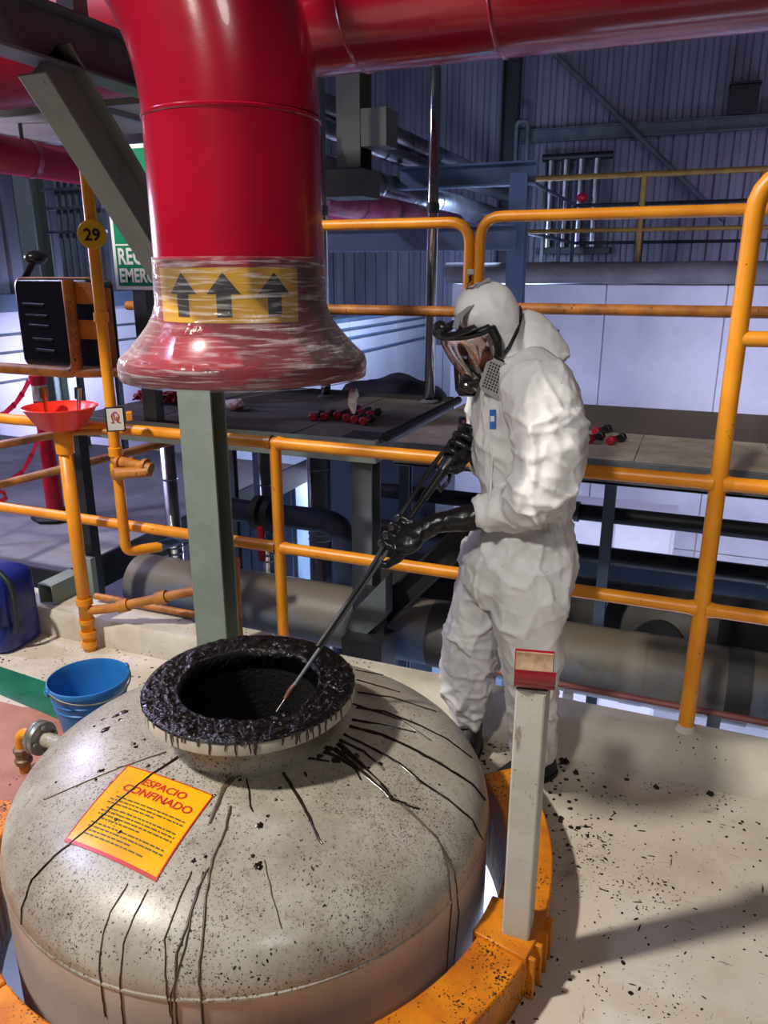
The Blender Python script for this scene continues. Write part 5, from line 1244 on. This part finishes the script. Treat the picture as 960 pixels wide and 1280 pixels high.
# ---- overhead background: pipe rack along the hall
def pipe_y(name, p0, X, r, y0, y1, m_, label, bands=0, cat='pipe'):
    q = W(*p0, X=X); t_ = thing(name, label, cat, (X, q.y, q.z-r))
    obj('run', tube([(X, y0, q.z), (X, y1, q.z)], r, n=28), m_, t_, smooth='all')
    for k in range(bands):
        y = y0+(y1-y0)*(k+.5)/bands; obj('seam', MB().tube([(X, y-.02, q.z), (X, y+.02, q.z)], r+.006, n=28, cap=False), m_, t_)
    return q
pipe_y('rack_pipe', (540,192), -3.0, .10, 5.8, 12.9, M_LAG, 'silver clad pipe on the overhead rack, topmost of the pair', 8)
pipe_y('rack_pipe', (540,212), -2.9, .07, 5.8, 12.9, M_LAG, 'slim silver clad pipe under the top rack pipe', 8)
pipe_y('rack_pipe', (520,246), -3.0, .14, 5.8, 12.9, M_LAG, 'thick silver clad pipe above the pink film wrapped pipe', 8)
pipe_y('wrapped_pipe', (480,263), -2.45, .10, 4.5, 8.0, mat('red_pipe_filmed', sr(206,120,150), .3, c2=sr(170,70,110), vs=4, bump=.3, bs=10), 'pink red pipe under plastic film behind the yellow rail', 5)
q1, q2 = W(412, 288, Y=6.2), W(645, 303, Y=6.2); zz_ = (q1.z+q2.z)/2
obj('rack_beam', MB().iprof((q1.x-1.2, 6.2, zz_-.02), (q2.x, 6.2, zz_-.02), .12, .19, .015, .012, (0,0,1), (0,1,0)), M_STEELB, smooth=False, label='blue grey beam behind the yellow rail below the pink pipe', cat='beam')
q1, q2 = W(478, 220, Y=7.5), W(670, 216, Y=7.5)
rb_ = thing('pipe_rack', 'blue grey crossbeam and post meeting the thick silver rack pipe', 'rack', (q2.x, 7.5, -3.2))
obj('crossbeam', MB().iprof((-2.862, 7.5, q2.z), (q2.x, 7.5, q2.z), .14, .20, .016, .012, (0,0,1), (0,1,0)), M_STEELB, rb_, smooth=False)
obj('post', MB().iprof((q2.x-.14, 7.5, -3.2), (q2.x-.14, 7.5, q2.z), .16, .16, .014, .012, (0,1,0), (1,0,0)), M_STEELB, rb_, smooth=False)
# grey hung column
YH = 4.6; q = W(443, 175, Y=YH); qb = W(443, 248, Y=YH); qt = W(443, 60, Y=YH)
hc_ = thing('hung_column', 'olive grey steel hanger column beside the red bent pipe', 'column', (q.x, YH, qb.z))
obj('shaft', MB().iprof((q.x, YH, qb.z), (q.x, YH, qt.z+1), .15, .18, .013, .011, (0,1,0), (1,0,0)), M_OLIVE, hc_, smooth=False)
obj('foot', box((q.x-.17, YH-.13, qb.z), (q.x+.11, YH+.13, qb.z+.15)), M_OLIVE, hc_, smooth=False); obj('arm', box((q.x+.08, YH-.09, W(450,175,Y=YH).z-.05), (q.x+.24, YH+.09, W(450,140,Y=YH).z)), M_OLIVE, hc_, smooth=False)
# bottle rack on the far wall
q = W(715, 235, Y=YC-.5)
mfd = thing('gas_manifold', 'cluster of upright tubes with red valves on the corrugated wall', 'manifold', (q.x, YC-.5, q.z-.6))
for k in range(4): obj('tube', tube([(q.x-.36+.24*k, YC-.5, q.z-.9), (q.x-.36+.24*k, YC-.5, q.z+.42)], .075, n=12), M_LAG, mfd)
obj('backplate', box((q.x-.55, YC-.42, q.z-1.0), (q.x+.65, YC-.065, q.z-.9)), M_BLK, mfd); obj('header', tube([(q.x-.5, YC-.5, q.z+.46), (q.x+.6, YC-.5, q.z+.46)], .06, n=10), M_BLK, mfd); obj('valve', MB().ell(W(728, 247, Y=YC-.75), (.09,0,0), (0,.06,0), (0,0,.07)), M_TAPE, mfd)
YV = YC-.97; va, vb = W(646,152,Y=YV), W(660,152,Y=YV)
obj('inverted_loop', tube(bend([V3((va.x, YV, 1.568)), va, V3((vb.x, YV, va.z)), V3((vb.x, YV, 1.568))], .07), .035, n=10), M_STEEL, label='thin inverted U shaped vent pipe beside the hall column', cat='pipe')
# left upper platform and pink pipe
us = thing('upper_platform', 'grey upper platform slab with a light edge behind the diagonal brace', 'platform', (-3.5, 4.4, 2.3))
zs = W(40, 140, Y=3.5).z; yf = W(40, 178, Z=zs).y
obj('soffit', box((-6.5, 3.5, zs), (-2.15, yf, zs+.02)), mat('soffit_grey', sr(176,172,160), .6), us, smooth=False); obj('edge', box((-6.5, 3.47, zs-.015), (-2.15, 3.5, zs+.12)), M_GREY, us, smooth=False); obj('edge', box((-6.5, yf, zs-.03), (-2.15, yf+.03, zs+.05)), M_LAG, us, smooth=False)
for k in range(3): obj('joist', box((-5.4+k*1.2, 3.5, zs-.03), (-5.36+k*1.2, yf, zs)), M_GREY, us, smooth=False)
q = W(25, 129, Y=3.42); obj('upper_rail', tube([(-5.5, 3.42, q.z), (-2.2, 3.42, q.z)], .022, n=10), M_YELD, us)
pipe_y('branch_pipe', (20,196), -3.75, .10, 2.7, 9.0, mat('red_pipe_dusk', sr(180,50,90), .3), 'dull red pipe running back beneath the upper platform', 3)
brp = [o for o in bpy.data.objects if o.name.startswith('branch_pipe')][0]; bz_ = brp.location.z+.10
for yh in (3.72, yf-.10):
    obj('hanger', tube([(-3.75, yh, bz_+.08), (-3.75, yh, zs+.01)], .012, n=8), M_STEEL, brp)
q = W(45, 300, Y=6.2)
lc = thing('far_column', 'grey green steel column behind the number disc', 'column', (q.x, 6.2, -3.2))
obj('shaft', MB().iprof((q.x, 6.2, -3.2), (q.x, 6.2, 4), .2, .2, .016, .014, (0,1,0), (1,0,0)), M_GREY, lc, smooth=False); obj('base', box((q.x-.16, 6.04, -3.2), (q.x+.16, 6.36, -3.17)), M_GREY, lc, smooth=False)
q = W(90, 240, Y=5.6)
ld_ = thing('louvre_rack', 'rack of vertical grey louvre slats behind the yellow riser pole', 'rack', (q.x, 5.6, 1.2))
for k in range(7): obj('slat', box((q.x-.20+.075*k, 5.6, zw if k in (0, 6) else 1.5), (q.x-.165+.075*k, 5.66, 2.6)), M_STEEL, ld_, smooth=False)
for py in (236, 260, 290): z_ = W(90, py, Y=5.58).z; obj('shelf_bar', box((q.x-.32, 5.55, z_-.012), (q.x+.34, 5.6, z_+.012)), M_LAG, ld_, smooth=False)
# lower hall: cabinets, stair rail
for i, (px, py, w_, h_, m_, lab) in enumerate(((500, 600, .7, 1.6, M_WHITEP, 'pale cabinet in the lower hall behind the stair rail'), (770, 640, 1.2, 2.2, M_WHITEP, 'white cabinet standing low before the white block'), (520, 652, .9, .3, M_TURQ, 'turquoise panel lying low beyond the deck leg'), (310, 600, 1.0, 1.8, M_STEELB, 'blue grey cabinet beyond the guardrail post'))):
    y_ = 8.3-.3*i if i < 3 else 6.0; q = W(px, py, Y=y_); 
    z1_ = q.z; t_ = thing('cabinet', lab, 'cabinet', (q.x, y_, -3.2))
    obj('case', box((q.x-w_/2, y_, -3.2), (q.x+w_/2, y_+.5, z1_)), m_, t_, bevel=.01); obj('door', box((q.x-w_/2+.04, y_-.02, -3.1), (q.x-.01, y_, z1_-.05)), m_, t_, bevel=.005); obj('door', box((q.x+.01, y_-.02, -3.1), (q.x+w_/2-.04, y_, z1_-.05)), m_, t_, bevel=.005)
st_ = thing('stair_rail', 'orange and steel stair railing low in the bright hall', 'railing', W(490, 640, Y=6.0))
for d_ in (0, .12, .24): obj('slope_bar', tube([W(470, 560, Y=6.0)-V3((0,0,d_*1.5)), W(545, 650, Y=6.0)-V3((0,0,d_*1.5))], .018, n=8), M_LAG if d_ else M_YEL, st_)
for px in (484, 492, 520): obj('upright', tube([W(px, 585, Y=6.02), W(px, 660, Y=6.02)], .016, n=8), M_YEL, st_)
# tar lumps on the floor
for i, (px, py, r_, lab) in enumerate(((705, 952, .022, 'large black tar lump on the floor behind the boot'), (720, 966, .012, 'small black tar lump beside the large lump by the boot'), (888, 993, .014, 'flat black tar lump on the open cream floor'))):
    q = W(px, py, Z=.003); mb = MB().add(*splat_mesh(V3((q.x, q.y, .0015)), V3((0,0,1)), r_, i+40, .014)); obj('tar_lump', mb, M_TARV, label=lab, cat='tar lump')
mb = MB(); rg = random.Random(21)
for k in range(430):
    if k >= 330: c = V3((rg.gauss(-.15,.045), rg.gauss(2.07,.06), .0008))
    elif k < 170: c = V3((rg.gauss(-.03,.16), rg.gauss(1.9,.22), .0008)); 
    else: c = V3((rg.uniform(-.2,.9), rg.uniform(1.1,2.35), .0008))
    if math.hypot(c.x-TC.x, c.y-TC.y) < RO+.02: continue
    r_ = rg.choice([.0015,.002,.002,.003,.004,.005]); a = rg.uniform(0, PI); L_ = rg.choice([1,1,1,1.5,2,4]) if k < 170 else rg.choice([1,1,1,2])
    ax_ = V3((math.cos(a), math.sin(a), 0)); ay_ = V3((-ax_.y, ax_.x, 0)); kk = 7
    mb.add([c+ax_*(r_*L_*math.cos(2*PI*j/kk)*rg.uniform(.7,1.1))+ay_*(r_*.7*math.sin(2*PI*j/kk)*rg.uniform(.6,1.2)) for j in range(kk)]+[c+V3((0,0,.0015))], [(j, (j+1)%kk, kk) for j in range(kk)])
o = obj('tar_specks', mb, M_TARV, label='scattered black tar specks and scuffs on the cream floor beside the kerb', cat='tar specks', kind='stuff')
